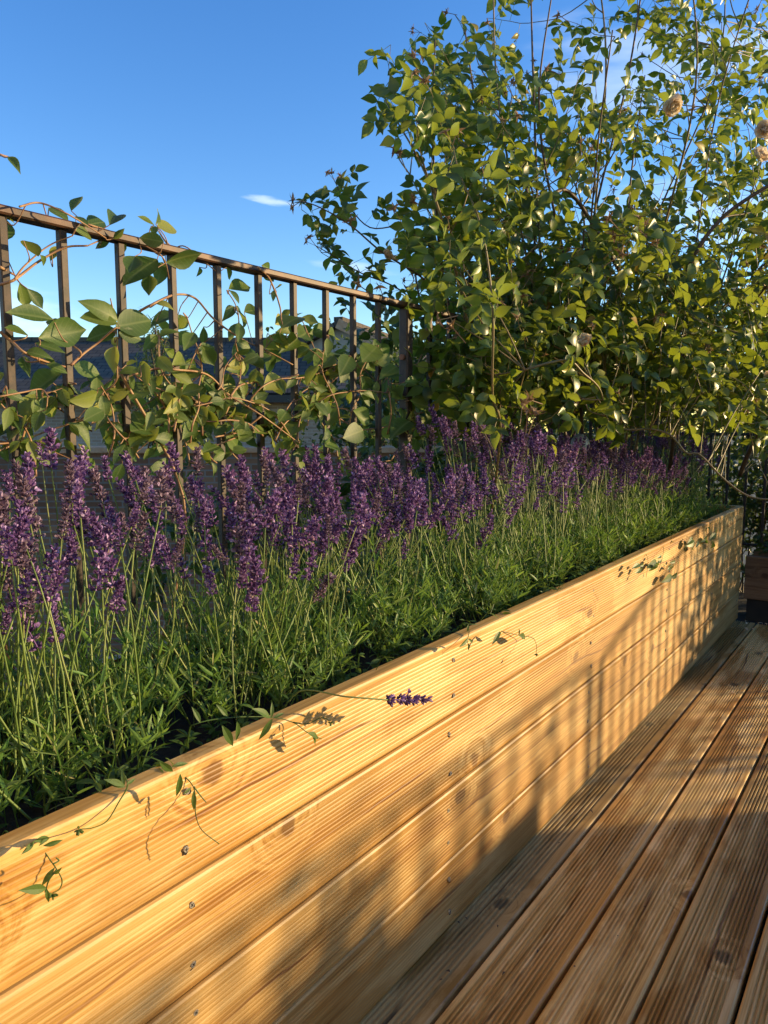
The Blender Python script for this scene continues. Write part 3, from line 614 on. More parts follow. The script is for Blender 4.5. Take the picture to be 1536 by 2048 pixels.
# lavender sprig fallen across the top board
p0 = np.array([PX - .09, .80, .535]); q = [p0, at_x(598, 1383, PX - .03), at_x(690, 1393, PX + .05), at_x(780, 1400, PX + .085)]
fs = thing('lavender_sprig', 'single dark lavender sprig leaning out across the planter\'s top board', 'lavender', p0)
b = MB(); b.tube(spline(q, 5), .0013, 5); put('flower_stem', b.me('stem', M['lavstem'], True), None, fs)
e = at_x(866, 1398, PX + .10); d = unit(e - q[-1]); S3 = frame(d, rv()); S3 = np.stack([S3[:, 0], S3[:, 2], S3[:, 1]], 1) * np.array([1, -1, 1])
put('flower_spike', SPIKES[7], m4(S3 * np.array([.62, .62, 1.0]), q[-1], np.linalg.norm(e - q[-1]) / .068), fs)

# frosted globe on a stake among the far lavender
gp = at_t(1160, 890, 2.75)
gl = thing('globe_light', 'small frosted white globe on a stake among the lavender', 'garden light', (gp[0], gp[1], .52))
v = []; f = []; rr = .037; nu, nv = 12, 7
for i in range(nv):
    th = math.pi * (i + .5) / nv
    for j in range(nu): ph = 2 * math.pi * j / nu; k = rr * (1 + .03 * math.sin(j * 2.1 + i)); v.append((k * math.sin(th) * math.cos(ph), k * math.sin(th) * math.sin(ph), k * 1.12 * math.cos(th)))
for i in range(nv - 1):
    for j in range(nu): f.append((i * nu + j, (i + 1) * nu + j, (i + 1) * nu + (j + 1) % nu, i * nu + (j + 1) % nu))
f.append(tuple(range(nu))); f.append(tuple((nv - 1) * nu + j for j in range(nu))[::-1])
put('globe', mesh('globe', v, f, M['globe'], True), T(gp), gl)
b = MB(); b.tube([(0, 0, .50), (0, 0, gp[2] - .034)], .006, 6); b.tube([(0, 0, gp[2] - .05), (0, 0, gp[2] - .03)], [.016, .02], 10); put('stake', b.me('stake', M['liner']), T((gp[0], gp[1], 0)), gl)

# ================================================================== HONEYSUCKLE on the railing
random.seed(5)
def h1(x, y): return (x / 2.56, 300 + y / 2.56)
hv = thing('honeysuckle_vine', 'honeysuckle vine with large oval leaves twining along the rusty railing', 'vine', (RX - .03, .9, -.07))
HL = [leaf_tpl(1, w, fo, cu, pr, tw) for w, fo, cu, pr, tw in ((.52, .16, .18, (.05, .62, .95, 1, .86, .5, .0), .1), (.46, .2, .3, (.05, .6, .95, 1, .85, .5, .0), -.2), (.6, .1, .12, (.08, .72, 1, 1, .88, .55, .02), .15), (.40, .25, .05, (.05, .55, .9, 1, .8, .42, .0), .3), (.5, .42, .35, (.05, .5, .85, 1, .95, .7, .32, .0), .5), (.55, .3, -.2, (.05, .5, .85, 1, .95, .7, .32, .0), -.4))]
HLm = [mesh('honeysuckle_leaf', v, f, M['honey'], True) for v, f in HL]
SL = [[(0, 690), (80, 660), (200, 570), (330, 500), (450, 490)], [(75, 660), (130, 590), (250, 490), (370, 440)], [(0, 600), (75, 640)], [(100, 290), (200, 270), (330, 320), (450, 390), (540, 450)],
      [(0, 930), (60, 980), (130, 1040), (240, 1085), (335, 1110)], [(-60, 1275), (0, 1262), (120, 1240), (210, 1225), (250, 1265)], [(-60, 1290), (220, 1290), (340, 1350), (470, 1440)],
      [(-60, 1560), (20, 1530), (160, 1470), (330, 1410), (480, 1385), (760, 1430), (1050, 1440)], [(365, 1100), (430, 1040), (510, 980), (590, 910)], [(380, 1260), (500, 1250), (590, 1190), (600, 1100), (595, 900), (565, 760)],
      [(680, 1150), (800, 1120), (900, 1125), (1060, 1150), (1180, 1260), (1340, 1360), (1530, 1500)], [(680, 1340), (735, 1310), (880, 1205)], [(690, 840), (790, 785), (900, 740), (1000, 760), (1100, 870), (1240, 970), (1350, 1020), (1500, 1100)],
      [(760, 500), (830, 540), (900, 500), (960, 500), (1080, 600)], [(1320, 600), (1380, 660), (1430, 790), (1440, 870)], [(450, 380), (600, 430), (760, 500), (840, 560), (870, 680)], [(150, 1560), (250, 1535), (330, 1525)], [(540, 450), (450, 490)],
      [(-80, 0), (0, 25), (40, 35)], [(370, 1000), (415, 1040), (380, 1090)], [(1180, 1260), (1240, 1200), (1400, 1180), (1530, 1150)], [(900, 740), (870, 650), (830, 545)], [(1340, 1360), (1230, 1440), (1100, 1470)]]
paths = []
for i, s in enumerate(SL):
    sd = random.uniform(-.03, .045); P = [at_x(*h1(*p), RX + (sd if len(s) > 2 else .0) + .02 * math.sin(k * 2 + i)) for k, p in enumerate(s)]
    q = spline(P, 6); paths.append(q); b = MB(); r0 = (.0028, .0019)[i % 2]; b.tube(q, np.linspace(r0, r0 * .6, len(q)), 5); put('stem', b.me('stem', M['vine_stem'], True), None, hv)
# main stem rising from below along the railing foot
b = MB(); q = spline([(RX - .03, .9, -.07), (RX - .035, .85, .3), (RX + .02, .95, .6), (RX + .02, 1.0, .85), at_x(*h1(595, 1100), RX + .02)], 6); b.tube(q, np.linspace(.006, .003, len(q)), 6); put('stem', b.me('stem', M['vine_stem'], True), None, hv)
b = MB(); q = spline([(RX - .03, .9, -.07), (RX - .035, .7, .4), (RX + .02, .6, .75), at_x(*h1(-60, 1290), RX + .01)], 6); b.tube(q, np.linspace(.006, .003, len(q)), 6); put('stem', b.me('stem', M['vine_stem'], True), None, hv)
LV = [(45, 35, 95, 90), (365, 312, 415, 238), (250, 295, 340, 345), (385, 340, 445, 378), (445, 385, 535, 362), (560, 385, 615, 298), (385, 412, 478, 442), (490, 505, 562, 458), (580, 455, 632, 408), (790, 385, 703, 358), (805, 392, 902, 402), (797, 378, 828, 308), (795, 390, 785, 425),
      (838, 470, 728, 450), (120, 463, 192, 522), (258, 568, 328, 478), (205, 538, 242, 592), (0, 470, 45, 345), (100, 680, 118, 788), (140, 710, 196, 806), (272, 868, 58, 828), (198, 962, 388, 938), (142, 948, 22, 934), (235, 880, 352, 905), (180, 988, 322, 1032),
      (135, 1033, 248, 1052), (118, 1058, 138, 1132), (238, 1098, 338, 1130), (315, 1145, 148, 1222), (240, 1040, 272, 1090), (378, 1105, 502, 1140), (602, 872, 462, 780), (600, 885, 436, 845), (595, 905, 770, 868), (595, 920, 468, 955), (608, 935, 718, 965), (575, 962, 618, 1002),
      (568, 790, 596, 865), (592, 1005, 570, 1115), (612, 1145, 710, 1112), (645, 1100, 692, 1078), (690, 545, 655, 645), (805, 560, 650, 642), (850, 575, 990, 520), (832, 575, 812, 665), (850, 588, 888, 672), (768, 640, 765, 752), (800, 788, 885, 802), (798, 878, 895, 945),
      (912, 842, 798, 852), (868, 1128, 990, 1205), (888, 1212, 1030, 1268), (880, 1102, 992, 1065), (998, 1042, 1092, 1008), (1042, 905, 1040, 990), (1048, 1128, 1060, 1235), (1158, 1138, 1190, 1252), (1095, 1142, 1162, 1062), (285, 1208, 378, 1305), (318, 1220, 342, 1300),
      (348, 1398, 480, 1502), (350, 1412, 470, 1420), (182, 1250, 128, 1372), (222, 1265, 200, 1370), (518, 1262, 618, 1345), (668, 1282, 735, 1325), (680, 1335, 742, 1432), (470, 1335, 560, 1352), (436, 1328, 482, 1422), (400, 1505, 462, 1590), (760, 1492, 802, 1430), (795, 1468, 858, 1532),
      (975, 1435, 1042, 1505), (1028, 1432, 1092, 1490), (1068, 1240, 1195, 1312), (1078, 1250, 1092, 1325), (1130, 1305, 1182, 1372), (560, 1300, 600, 1260), (120, 1370, 90, 1400), (10, 1280, 120, 1340), (30, 1400, 0, 1450), (660, 1160, 690, 1220), (740, 1090, 745, 1180), (770, 1170, 785, 1230),
      (1340, 590, 1390, 610), (1340, 600, 1385, 660), (1410, 710, 1445, 700), (1400, 720, 1398, 770), (1440, 860, 1485, 825), (1440, 850, 1420, 885), (0, 340, 70, 350), (640, 470, 600, 530), (1020, 600, 1022, 655), (1160, 600, 1160, 655), (890, 1060, 850, 1020), (1250, 830, 1330, 810)]
random.seed(11)
for k in range(46):     # the thicker tangle towards the rose: leafy shoots climbing from below
    x = random.uniform(850, 2150) if k < 34 else random.uniform(-100, 850); y = random.uniform(1350, 1640) if k < 34 else random.uniform(1480, 1680); a = random.uniform(.4, 2.7); pp = [(x, y)]
    for j in range(random.randint(4, 7)):
        a += random.uniform(-.5, .5); st = 95; x += st * math.cos(a); y -= st * math.sin(a); pp.append((x, y))
        if y < (560 + max(0, 1500 - x) * .55 if k < 34 else 1250): break
    if len(pp) < 3: continue
    X0 = random.uniform(-.05, .05); q = spline([at_x(*h1(*p), RX + X0 + random.uniform(-.02, .02)) for p in pp], 6); paths.append(q)
    b = MB(); b.tube(q, np.linspace(.0022, .0012, len(q)), 5); put('stem', b.me('stem', M['vine_stem'], True), None, hv)
    for (x_, y_) in pp[1:]:
        for sd in (-1, 1):
            L = random.uniform(62, 105) * (1 - .2 * (x_ - 900) / 1200); aa = random.uniform(-2.9, .5); bx_, by_ = x_ + random.uniform(-12, 12), y_ + random.uniform(-12, 12)
            LV.append((bx_, by_, bx_ + L * math.cos(aa), by_ - L * math.sin(aa)))
for k in range(26):
    x = random.uniform(-80, 900); y = random.uniform(1180, 1640); L = random.uniform(70, 120); a = random.uniform(-2.8, .6); LV.append((x, y, x + L * math.cos(a), y - L * math.sin(a)))
pet = MB(); allp = np.concatenate(paths)
for (bx, by, tx, ty) in LV:
    dx = random.uniform(-.045, .05); p = at_x(*h1(bx, by), RX + dx); q = at_x(*h1(tx, ty), RX + dx + random.uniform(-.025, .03)); L = np.linalg.norm(q - p)
    nr = np.array([.8, -.35, .45]) + rv(.38)
    A = allp[np.argmin(((allp - p) ** 2).sum(1))]
    if .004 < np.linalg.norm(A - p) < .11: pet.tube(spline([A, (A + p) / 2 + rv(.006) + np.array([0, 0, -.012 * min(1, np.linalg.norm(A - p) / .1)]), p], 4), np.linspace(.0014, .0008, 9), 4, False)
    put('leaf', random.choice(HLm), m4(frame(q - p, nr), p, L * 1.16), hv)

tag(put('tendrils', pet.me('tendrils', M['vine_stem'], True), None, hv), kind='stuff')

# ================================================================== CLIMBING ROSE
random.seed(33)
rose = thing('climbing_rose', 'tall climbing rose with fading cream blooms arching over the far end of the lavender', 'rose', (-1.10, 3.1, .52))
RL = [leaf_tpl(1, w, fo, cu, (.12, .55, .86, 1, .98, .84, .58, .27, .0), tw, jag=.025) for w, fo, cu, tw in ((.60, .14, .22, .1), (.52, .28, .3, -.25), (.66, .08, .45, .3), (.56, .35, .1, .5))]
def compound(seed):
    random.seed(seed); b = MB(); L = .165; n5 = random.random() < .7
    bend = random.uniform(-.25, .1); pt = lambda u: np.array([0, L * u * .62, bend * L * u * u])
    b.tube([pt(0), pt(.5), pt(1)], [.0011, .0009, .0007], 3, False)
    def lf(p, d, s):
        tv, tf = random.choice(RL); b.inst(tv * s, tf, frame(np.array(d) + rv(.14), np.array([0, 0, 1]) + rv(.28)), p)
    lf(pt(1), (0, 1, bend), random.uniform(.054, .068))
    for u, s in (((.40, .050), (.85, .057)) if n5 else ((.65, .057),)):
        for sx in (-1, 1): lf(pt(u), (sx * .95, .5, bend * .6), s * random.uniform(.85, 1.12))
    return np.concatenate(b.v), b.f
CP = [compound(500 + i) for i in range(9)]; CPm = [mesh('rose_leaf', v, f, M['rose'], True) for v, f in CP]
random.seed(34)
POLY = [(915, 860), (895, 760), (885, 650), (915, 600), (900, 545), (870, 480), (845, 430), (880, 400), (860, 350), (840, 310), (800, 280), (790, 240), (840, 210), (880, 200), (905, 120), (950, 90), (980, 150), (1045, 180), (1040, 60), (1040, -160), (1640, -160), (1640, 900), (1440, 850), (1250, 815), (1150, 830), (1060, 850), (960, 850)]
def inpoly(x, y):
    c = False; j = len(POLY) - 1
    for i in range(len(POLY)):
        (xi, yi), (xj, yj) = POLY[i], POLY[j]
        if (yi > y) != (yj > y) and x < (xj - xi) * (y - yi) / (yj - yi) + xi: c = not c
        j = i
    return c
def depth_at(x, y):
    u = (x - 760) / 776.0
    lo = 1.95 + .65 * u; hi = 2.8 + 1.2 * u
    if y > 600: lo += .1 * u
    return random.uniform(lo, hi)
# main canes: rooted in the back of the planter, fanning up over the railing
canes = []
def cane(P, r0, r1, m, name='cane'):
    q = spline(P, 6); b = MB(); b.tube(q, np.linspace(r0, r1, len(q)), 6); put(name, b.me('cane', m, True), None, rose); canes.append(q); return q
tops = [(770, 200, 2.2), (870, 80, 2.3), (930, 60, 2.35), (985, -60, 2.4), (1060, -120, 2.5), (1110, -60, 2.3), (1180, -150, 2.6), (1225, 60, 2.2), (1300, -150, 2.7), (1370, -150, 2.4), (1450, -160, 2.9), (1536, -120, 2.6), (1600, 60, 2.8), (1600, 300, 3.0), (1590, 420, 2.7), (820, 350, 2.5), (830, 470, 2.6), (1290, 150, 2.9), (1420, 250, 3.1), (1010, 250, 2.7), (1120, 300, 2.9), (950, 420, 2.3)]
for i, (x, y, t) in enumerate(tops):
    e = at_t(x, y, t); by = 2.15 + 1.9 * min(1, max(0, (x - 760) / 850)) + random.uniform(-.15, .15); base = np.array([random.uniform(-1.12, -1.06), by, .52])
    m1_ = base * .62 + e * .38 + np.array([random.uniform(-.18, .02), random.uniform(-.1, .1), .22]); m2_ = base * .25 + e * .75 + np.array([random.uniform(-.1, .1), random.uniform(-.1, .1), .08])
    cane([base, base + np.array([-.02, 0, .25]), m1_, m2_, e], random.uniform(.005, .009), .0022, M['cane'] if i % 3 else M['green_cane'])
fore = cane([np.array([-1.06, 2.0, .52]), at_t(1000, 880, 2.0), at_t(985, 790, 1.85), at_t(986, 640, 1.75), at_t(975, 520, 1.72), at_t(955, 430, 1.7), at_t(920, 350, 1.7), at_t(905, 290, 1.7)], .004, .0016, M['green_cane'])
cane([at_t(1215, 800, 2.6), at_t(1240, 855, 2.6), at_t(1300, 858, 2.6), at_t(1340, 870, 2.6), at_t(1372, 905, 2.6), at_t(1400, 910, 2.6), at_t(1450, 960, 2.6), at_t(1500, 993, 2.6), at_t(1560, 1000, 2.6)], .0045, .003, M['green_cane'])
cane([np.array([-1.0, 3.8, .52]), at_t(1360, 760, 3.2), at_t(1372, 600, 2.9), at_t(1380, 530, 2.75), at_t(1440, 440, 2.7), at_t(1536, 372, 2.65), at_t(1620, 330, 2.6)], .011, .006, M['cane'])
cane([at_t(1395, 505, 2.73), at_t(1440, 440, 2.72), at_t(1500, 425, 2.8), at_t(1580, 395, 2.9)], .004, .002, M['cane'])
cane([at_t(1250, 560, 2.9), at_t(1150, 395, 2.7), at_t(1100, 388, 2.6), at_t(1058, 392, 2.5), at_t(1048, 330, 2.5)], .008, .004, M['cane'])
cane([at_t(1050, 740, 2.1), at_t(1100, 725, 2.1), at_t(1140, 722, 2.15), at_t(1165, 745, 2.2), at_t(1200, 780, 2.3), at_t(1215, 840, 2.4), at_t(1240, 870, 2.45)], .0042, .0025, M['green_cane'])
cane([at_t(1480, 950, 3.6), at_t(1500, 900, 3.5), at_t(1536, 840, 3.4), at_t(1580, 800, 3.3)], .012, .009, M['cane'])
out1 = cane([at_t(900, 620, 2.6), at_t(850, 560, 2.4), at_t(765, 505, 2.3), at_t(700, 450, 2.25), at_t(640, 415, 2.2), at_t(603, 402, 2.2)], .004, .0014, M['cane'])
out2 = cane([at_t(880, 520, 2.6), at_t(820, 455, 2.4), at_t(740, 455, 2.35), at_t(690, 400, 2.3), at_t(668, 360, 2.3)], .003, .0012, M['cane'])
out3 = cane([at_t(880, 650, 2.6), at_t(800, 580, 2.4), at_t(720, 545, 2.35), at_t(655, 505, 2.3), at_t(632, 492, 2.3)], .003, .0012, M['cane'])
# leafy shoots
leaves = []; twigs = MB(); allq = np.concatenate(canes)
def shoot(P, d, n, step=.038, tip=True):
    pts = [P]
    for k in range(n): d = unit(d + rv(.18) + np.array([0, 0, .03])); pts.append(pts[-1] + d * step * random.uniform(.8, 1.2))
    twigs.tube(np.array(pts), np.linspace(.0016, .0008, len(pts)), 4, False)
    for k in range(1, len(pts)):
        a = k * 2.4 + random.random(); side = unit(np.cross(pts[k] - pts[k - 1], [math.cos(a), math.sin(a), .3]))
        ld = unit(side + .25 * unit(d) + np.array([0, 0, random.uniform(-1.1, .1)])); nr = np.array([.6, -.25, .6]) + rv(.45)
        leaves.append((pts[k], frame(ld, nr), random.uniform(.72, 1.1)))
    return pts
heads = []; cnt = 0
holes = [(1415, 430, 62, 60, .97), (1500, 560, 60, 40, .8), (1210, 150, 70, 60, .5), (1420, 250, 60, 60, .45), (1060, 60, 60, 70, .6), (1140, 90, 40, 60, .6)]
low = 0
while cnt < 640:
    x = random.uniform(740, 1640); y = random.uniform(-160, 870)
    if cnt >= 550: x = random.uniform(960, 1580); y = random.uniform(690, 865 if not 1080 < x < 1240 else 800)
    elif not inpoly(x, y): continue
    if y < 480 and x > 1100 and random.random() < .42: continue
    if y < 480 and random.random() < .72 - .0010 * max(0, y): continue
    if any(((x - hx) / hw) ** 2 + ((y - hy) / hh) ** 2 < 1 and random.random() < pr for hx, hy, hw, hh, pr in holes): continue
    t = depth_at(x, y); P = at_t(x, y, t)
    if P[2] < .93: continue
    d = unit(np.array([-.15, -.25, .75]) + rv(.45)); n = random.randint(3, 6)
    i = np.argmin(((allq - (P - np.array([0, 0, .12]))) ** 2).sum(1)); A = allq[i]
    if np.linalg.norm(A - P) > .02:
        mid = (A + P) / 2 + np.array([0, 0, -.02]) + rv(.015); tw = spline([A, mid, P], 4); twigs.tube(tw, np.linspace(.0026, .0016, len(tw)), 4, False)
    pts = shoot(P, d, n); cnt += 1
    if random.random() < .30: heads.append((pts[-1], unit(pts[-1] - pts[-2])))
for q, st in ((out1, 6), (out2, 5), (out3, 6), (fore, 9)):
    for i in range(st, len(q), 2):
        leaves.append((q[i], frame(unit(rv(.7) + np.array([0, -.1, .2])), np.array([.4, -.2, .8]) + rv(.4)), random.uniform(.6, .9) if q is not fore else random.uniform(.65, .95)))
        if i % 6 == 0: shoot(q[i], unit(rv(.6) + np.array([-.1, -.2, .2])), 1, .03)
    heads.append((q[-1], unit(q[-1] - q[-2])))
def size_px(l): d = l[0] - np.array([0, 0, 1.0]); t = d @ Fw; px = 768 + FPX * (d @ Rt) / t; py = 1024 - FPX * (d @ Up) / t; return (0 if not (0 < px < 1536 and 0 < py < 2048) else l[2] / t)
leaves.sort(key=lambda l: -size_px(l))
rest = MB()
for i, (P, M3, s) in enumerate(leaves):
    k = random.randrange(len(CP))
    if i < 300: put('leaf', CPm[k], m4(M3, P, s), rose)
    else: rest.inst(CP[k][0] * s, CP[k][1], M3, P)
tag(put('foliage', rest.me('rose_foliage', M['rose'], True), None, rose), kind='stuff')
tag(put('twigs', twigs.me('rose_twigs', M['green_cane'], True), None, rose), kind='stuff')
# blooms and spent heads
PT = leaf_tpl(1, 1.15, .22, -.35, (.35, .8, 1.0, .95, .55))
def bloom_mesh(seed):
    random.seed(seed); b = MB()
    for ring, (n, el, s) in enumerate(((5, 1.25, .022), (6, .9, .027), (7, .5, .031), (6, .1, .032))):
        for j in range(n):
            a = 2 * math.pi * (j + .5 * ring + random.uniform(-.2, .2)) / n; e = el + random.uniform(-.2, .2); d = np.array([math.cos(a) * math.cos(e), math.sin(a) * math.cos(e), math.sin(e)])
            b.inst(PT[0] * s * random.uniform(.85, 1.15), PT[1], frame(d, np.array([-math.cos(a) * math.sin(e), -math.sin(a) * math.sin(e), math.cos(e)]) + rv(.15)), d * .003)
    return b.me('bloom', M['petal'], True)
BL = [bloom_mesh(i) for i in (1, 2, 3)]
def head_mesh(seed):
    random.seed(seed); b = MB(); tv, tf = bud(.011, .0042); b.inst(tv, tf, np.eye(3)[:, [0, 2, 1]] * np.array([1, 1, 1]), [0, 0, -.004]); S = leaf_tpl(1, .32, .1, .35, (.8, 1, .6, .05))
    for j in range(6 + seed % 5):
        a = j * 1.3 + random.random(); d = unit(np.array([math.cos(a), math.sin(a), random.uniform(-.4, .7)])); b.inst(S[0] * random.uniform(.012, .02), S[1], frame(d, rv()), [0, 0, .004])
    b.tube([(0, 0, -.035), (0, 0, -.002)], .0009, 4)
    return b.me('spent_head', M['dry'])
HD = [head_mesh(i) for i in range(5)]
def up3(d): S3 = frame(d, rv()); return np.stack([S3[:, 0], S3[:, 2], S3[:, 1]], 1) * np.array([1, -1, 1])
random.seed(77)
for P, d in heads:
    for k in range(random.randint(1, 3)): dd = unit(d + rv(.5)); put('spent_head', random.choice(HD), m4(up3(dd), P + dd * .03, random.uniform(.8, 1.3)), rose)
for x, y, t in [(800, 310, 2.15), (790, 298, 2.15), (1055, 825, 1.9), (1045, 810, 1.9), (1070, 830, 1.9), (1060, 800, 1.92), (1095, 140, 2.1), (905, 655, 2.0), (880, 640, 2.0), (1160, 800, 2.3), (1230, 470, 2.3), (1220, 440, 2.3), (1240, 510, 2.3), (760, 575, 2.3), (720, 572, 2.3), (700, 440, 2.2), (790, 420, 2.2)]:
    d = unit(np.array([0, -.2, .6]) + rv(.5)); put('spent_head', random.choice(HD), m4(up3(d), at_t(x, y, t), random.uniform(1.2, 1.8)), rose)
for x, y, t, s in [(1340, 208, 2.3, .95), (1168, 690, 2.2, .9), (1525, 262, 2.4, .95), (1515, 318, 2.4, .95), (772, 512, 2.3, .6), (790, 522, 2.3, .5)]:
    d = unit(np.array([.5, -.5, .25]) + rv(.35)); put('bloom', random.choice(BL), m4(up3(d), at_t(x, y, t), s), rose)

# ================================================================== SHRUBS beyond the far railing and in the planters
def shrub(name, label, cat, base, vols, n, m, tpl, lsz, stems=7, group=None):
    t = thing(name, label, cat, base, group); b = MB(); s = MB(); tips = []
    for k in range(n):
        c, r = random.choice(vols); v = unit(rv()) * random.random() ** .45; P = np.array(c) + v * np.array(r)
        if P[2] < base[2] + .02: continue
        d = unit(np.array([v[0], v[1], .5]) + rv(.6)); s.tube([P - d * .05, P], .001, 3, False)
        for j in range(4):
            dd = unit(d * .6 + rv(.7)); b.inst(tpl[0] * random.uniform(*lsz), tpl[1], frame(dd, np.array([.3, -.1, .8]) + rv(.5)), P - d * .05 * j / 4)
        if len(tips) < stems * 3 and random.random() < .2: tips.append(P)
    for q in tips:
        e = spline([np.array(base) + np.array([(q[0] - base[0]) * .35, random.uniform(-.04, .04), 0]), (np.array(base) + q) / 2 + rv(.05), q], 5); s.tube(e, np.linspace(.006, .0015, len(e)), 5, False)
    tag(put('foliage', b.me(name + '_foliage', m), None, t), kind='stuff'); put('stems', s.me(name + '_stems', M['cane'], True), None, t); return t
random.seed(91)
BROAD = leaf_tpl(1, .55, .15, .25, (.1, .7, 1, .85, .45, .0)); NARROW = leaf_tpl(1, .2, .15, .35, (.1, .7, 1, .85, .45, .0))
shrub('dark_shrub', 'dark dense evergreen shrub growing behind the far railing, left of the low planter', 'shrub', (-.9, 5.15, -.076), [((-1.1, 5.2, .9), (.6, .35, .75)), ((-.5, 5.2, .8), (.5, .35, .75)), ((-.95, 5.2, 1.5), (.6, .3, .45)), ((-.8, 5.2, .35), (.7, .3, .35))], 1900, M['dark_leaf'], BROAD, (.035, .06), 8)
shrub('bamboo_clump', 'narrow-leaved green shrub behind the far railing beside the dark evergreen', 'shrub', (.35, 5.1, -.076), [((.1, 5.1, .8), (.5, .3, .7)), ((.55, 5.1, .75), (.45, .3, .65)), ((.0, 5.05, 1.3), (.5, .3, .45))], 1300, M['dark_leaf'], NARROW, (.05, .09), 8)
shrub('low_shrub', 'low leafy plant filling the low planter at the far end', 'plant', (.1, FY + .13, .25), [((-.45, FY + .13, .33), (.25, .12, .12)), ((.05, FY + .13, .36), (.45, .13, .16)), ((.8, FY + .13, .31), (.5, .12, .06))], 420, M['dark_leaf'], BROAD, (.03, .05), 4)
for i, yy in enumerate((-.6, .2, 1.0, 1.8, 2.6, 3.4)):
    shrub('low_shrub', 'leafy green plant in the opposite planter, %s from its far end' % ('sixth', 'fifth', 'fourth', 'third', 'second', 'first')[i], 'plant', (1.74, yy, .56), [((1.74, yy, .62), (.16, .5, .10)), ((1.78, yy + random.uniform(-.3, .3), .68), (.14, .2, .10)), ((1.82, yy + random.uniform(-.4, .4), .74), (.08, .10, .12))], 200, M['dark_leaf'], BROAD, (.03, .05), 4, 'plants in the opposite planter')

shrub('shade_climber', 'added sparse climber on the opposite railing that mottles its shadow', 'climber', (2.0, 1.2, -.07), [((2.06, y_, random.uniform(.78, .95)), (.06, random.uniform(.1, .25), random.uniform(.06, .14))) for y_ in np.arange(-.6, 4.5, .42)], 150, M['dark_leaf'], BROAD, (.03, .055), 8)  # unseen climber, added to break the railing's shadow into mottled leaf shade
hedge_l = [((-1.7, y_, .62), (.22, .3, .30)) for y_ in (1.45, 1.8, 2.15, 2.5)] + [((-1.75, y_, z_), (.28, .42, .42)) for y_ in np.arange(2.5, 6.2, .45) for z_ in (.35, .75, min(1.35, .7 + .22 * y_))]
shrub('hedge', 'dense dark green hedge growing up against the outside of the railing behind the rose', 'hedge', (-1.85, 3.6, GZ), hedge_l + [((x_, 6.2, z_), (.5, .3, .45)) for x_ in (-1.6, -1.0, -.4, .2, .8) for z_ in (.55, 1.0)] * 2, 4300, M['dark_leaf'], BROAD, (.04, .065), 8)
shrub('corner_shrub', 'leafy shrub beside the far railing that dapples the end of the planter with shade', 'shrub', (.75, 5.0, -.076), [((.35, 5.0, 1.0), (.35, .2, .45)), ((.75, 5.0, .85), (.3, .2, .35)), ((1.1, 5.0, .7), (.25, .2, .3))], 260, M['dark_leaf'], BROAD, (.035, .06), 6)

# ================================================================== NEIGHBOURING BUILDINGS
def B(px, py, t): return at_t(px, py, t)
rot = Matrix.Rotation(YAW + .10, 4, 'Z')
def roof_house(name, label, origin, L, W, h_eave, h_ridge, wall, roof, fascia, base_z, rz, over=.35, verge=None, chimney=None):
    t = thing(name, label, 'house', (origin[0], origin[1], base_z)); Mx = T((origin[0], origin[1], 0)) @ Matrix.Rotation(rz, 4, 'Z'); b = MB()
    x0, x1, y0, y1 = -L / 2, L / 2, 0, W
    v = [(x, y, z) for z in (base_z, h_eave) for (x, y) in ((x0, y0), (x1, y0), (x1, y1), (x0, y1))] + [(x0, W / 2, h_ridge - .06), (x1, W / 2, h_ridge - .06)]
    b.add(v, [(0, 1, 5, 4), (2, 3, 7, 6), (1, 2, 6, 9, 5), (3, 0, 4, 8, 7)]); put('wall', b.me('wall', wall), Mx, t)
    sl = math.hypot(W / 2 + over, h_ridge - h_eave + over * (h_ridge - h_eave) / (W / 2)); an = math.atan2(h_ridge - h_eave, W / 2)
    rm = boxme('roof_slope', x0 - .25, x1 + .25, 0, sl, -.05, .06, roof)
    ze = h_eave - over * math.tan(an)
    ro = put('roof', rm, Mx @ T((0, -over, ze)) @ Matrix.Rotation(an, 4, 'X'), t)
    put('roof', rm, Mx @ T((0, W + over, ze)) @ Matrix.Rotation(math.pi, 4, 'Z') @ Matrix.Rotation(an, 4, 'X'), t)
    put('ridge', boxme('ridge', x0 - .26, x1 + .26, W / 2 - .12, W / 2 + .12, h_ridge + .02, h_ridge + .13, roof), Mx, t)
    put('gutter', boxme('gutter', x0 - .24, x1 + .24, -over - .12, -over - .005, ze - .16, ze + .0, fascia), Mx, t)
    if verge:
        for xx in (x0 - .30, x1 + .255):
            bb = MB(); bb.box(xx, xx + .04, 0, sl, -.16, .09); put('verge', bb.me('verge', verge), Mx @ T((0, -over, ze)) @ Matrix.Rotation(an, 4, 'X'), t)
    return t, Mx
zt = lambda py, t: float(at_t(400, py, t)[2])
c = at_t(330, 850, 17.0)
h1_, Mx1 = roof_house('slate_roofed_building', 'low grey brick building with a dark slate roof beyond the railing', (c[0], c[1]), 11.0, 6.0, zt(778, 17.0), zt(688, 20.0), M['brick'], M['slate'], M['gutter'], GZ, YAW + .02)
for wx in (-3.6, -1.6): put('window', boxme('window', wx - .5, wx + .5, -.03, .02, -.9, .35, M['gutter']), Mx1, h1_)
c = at_t(-60, 850, 26.0)
roof_house('brown_roofed_house', 'house with a brown tiled gable roof and white fascia behind the slate-roofed building', (c[0], c[1]), 7.0, 5.6, zt(760, 26), zt(690, 26), M['render_wall'], M['brown_tile'], M['white_paint'], GZ, YAW - 1.15, .4, M['white_paint'])
c = at_t(960, 850, 21.0)
roof_house('gabled_house', 'house with an orange mortar verge on its slate gable beside the rose', (c[0], c[1]), 6.0, 6.0, zt(770, 21), zt(668, 21), M['render_wall'], M['slate'], M['gutter'], GZ, YAW + 1.25, .3, M['orange_verge'])
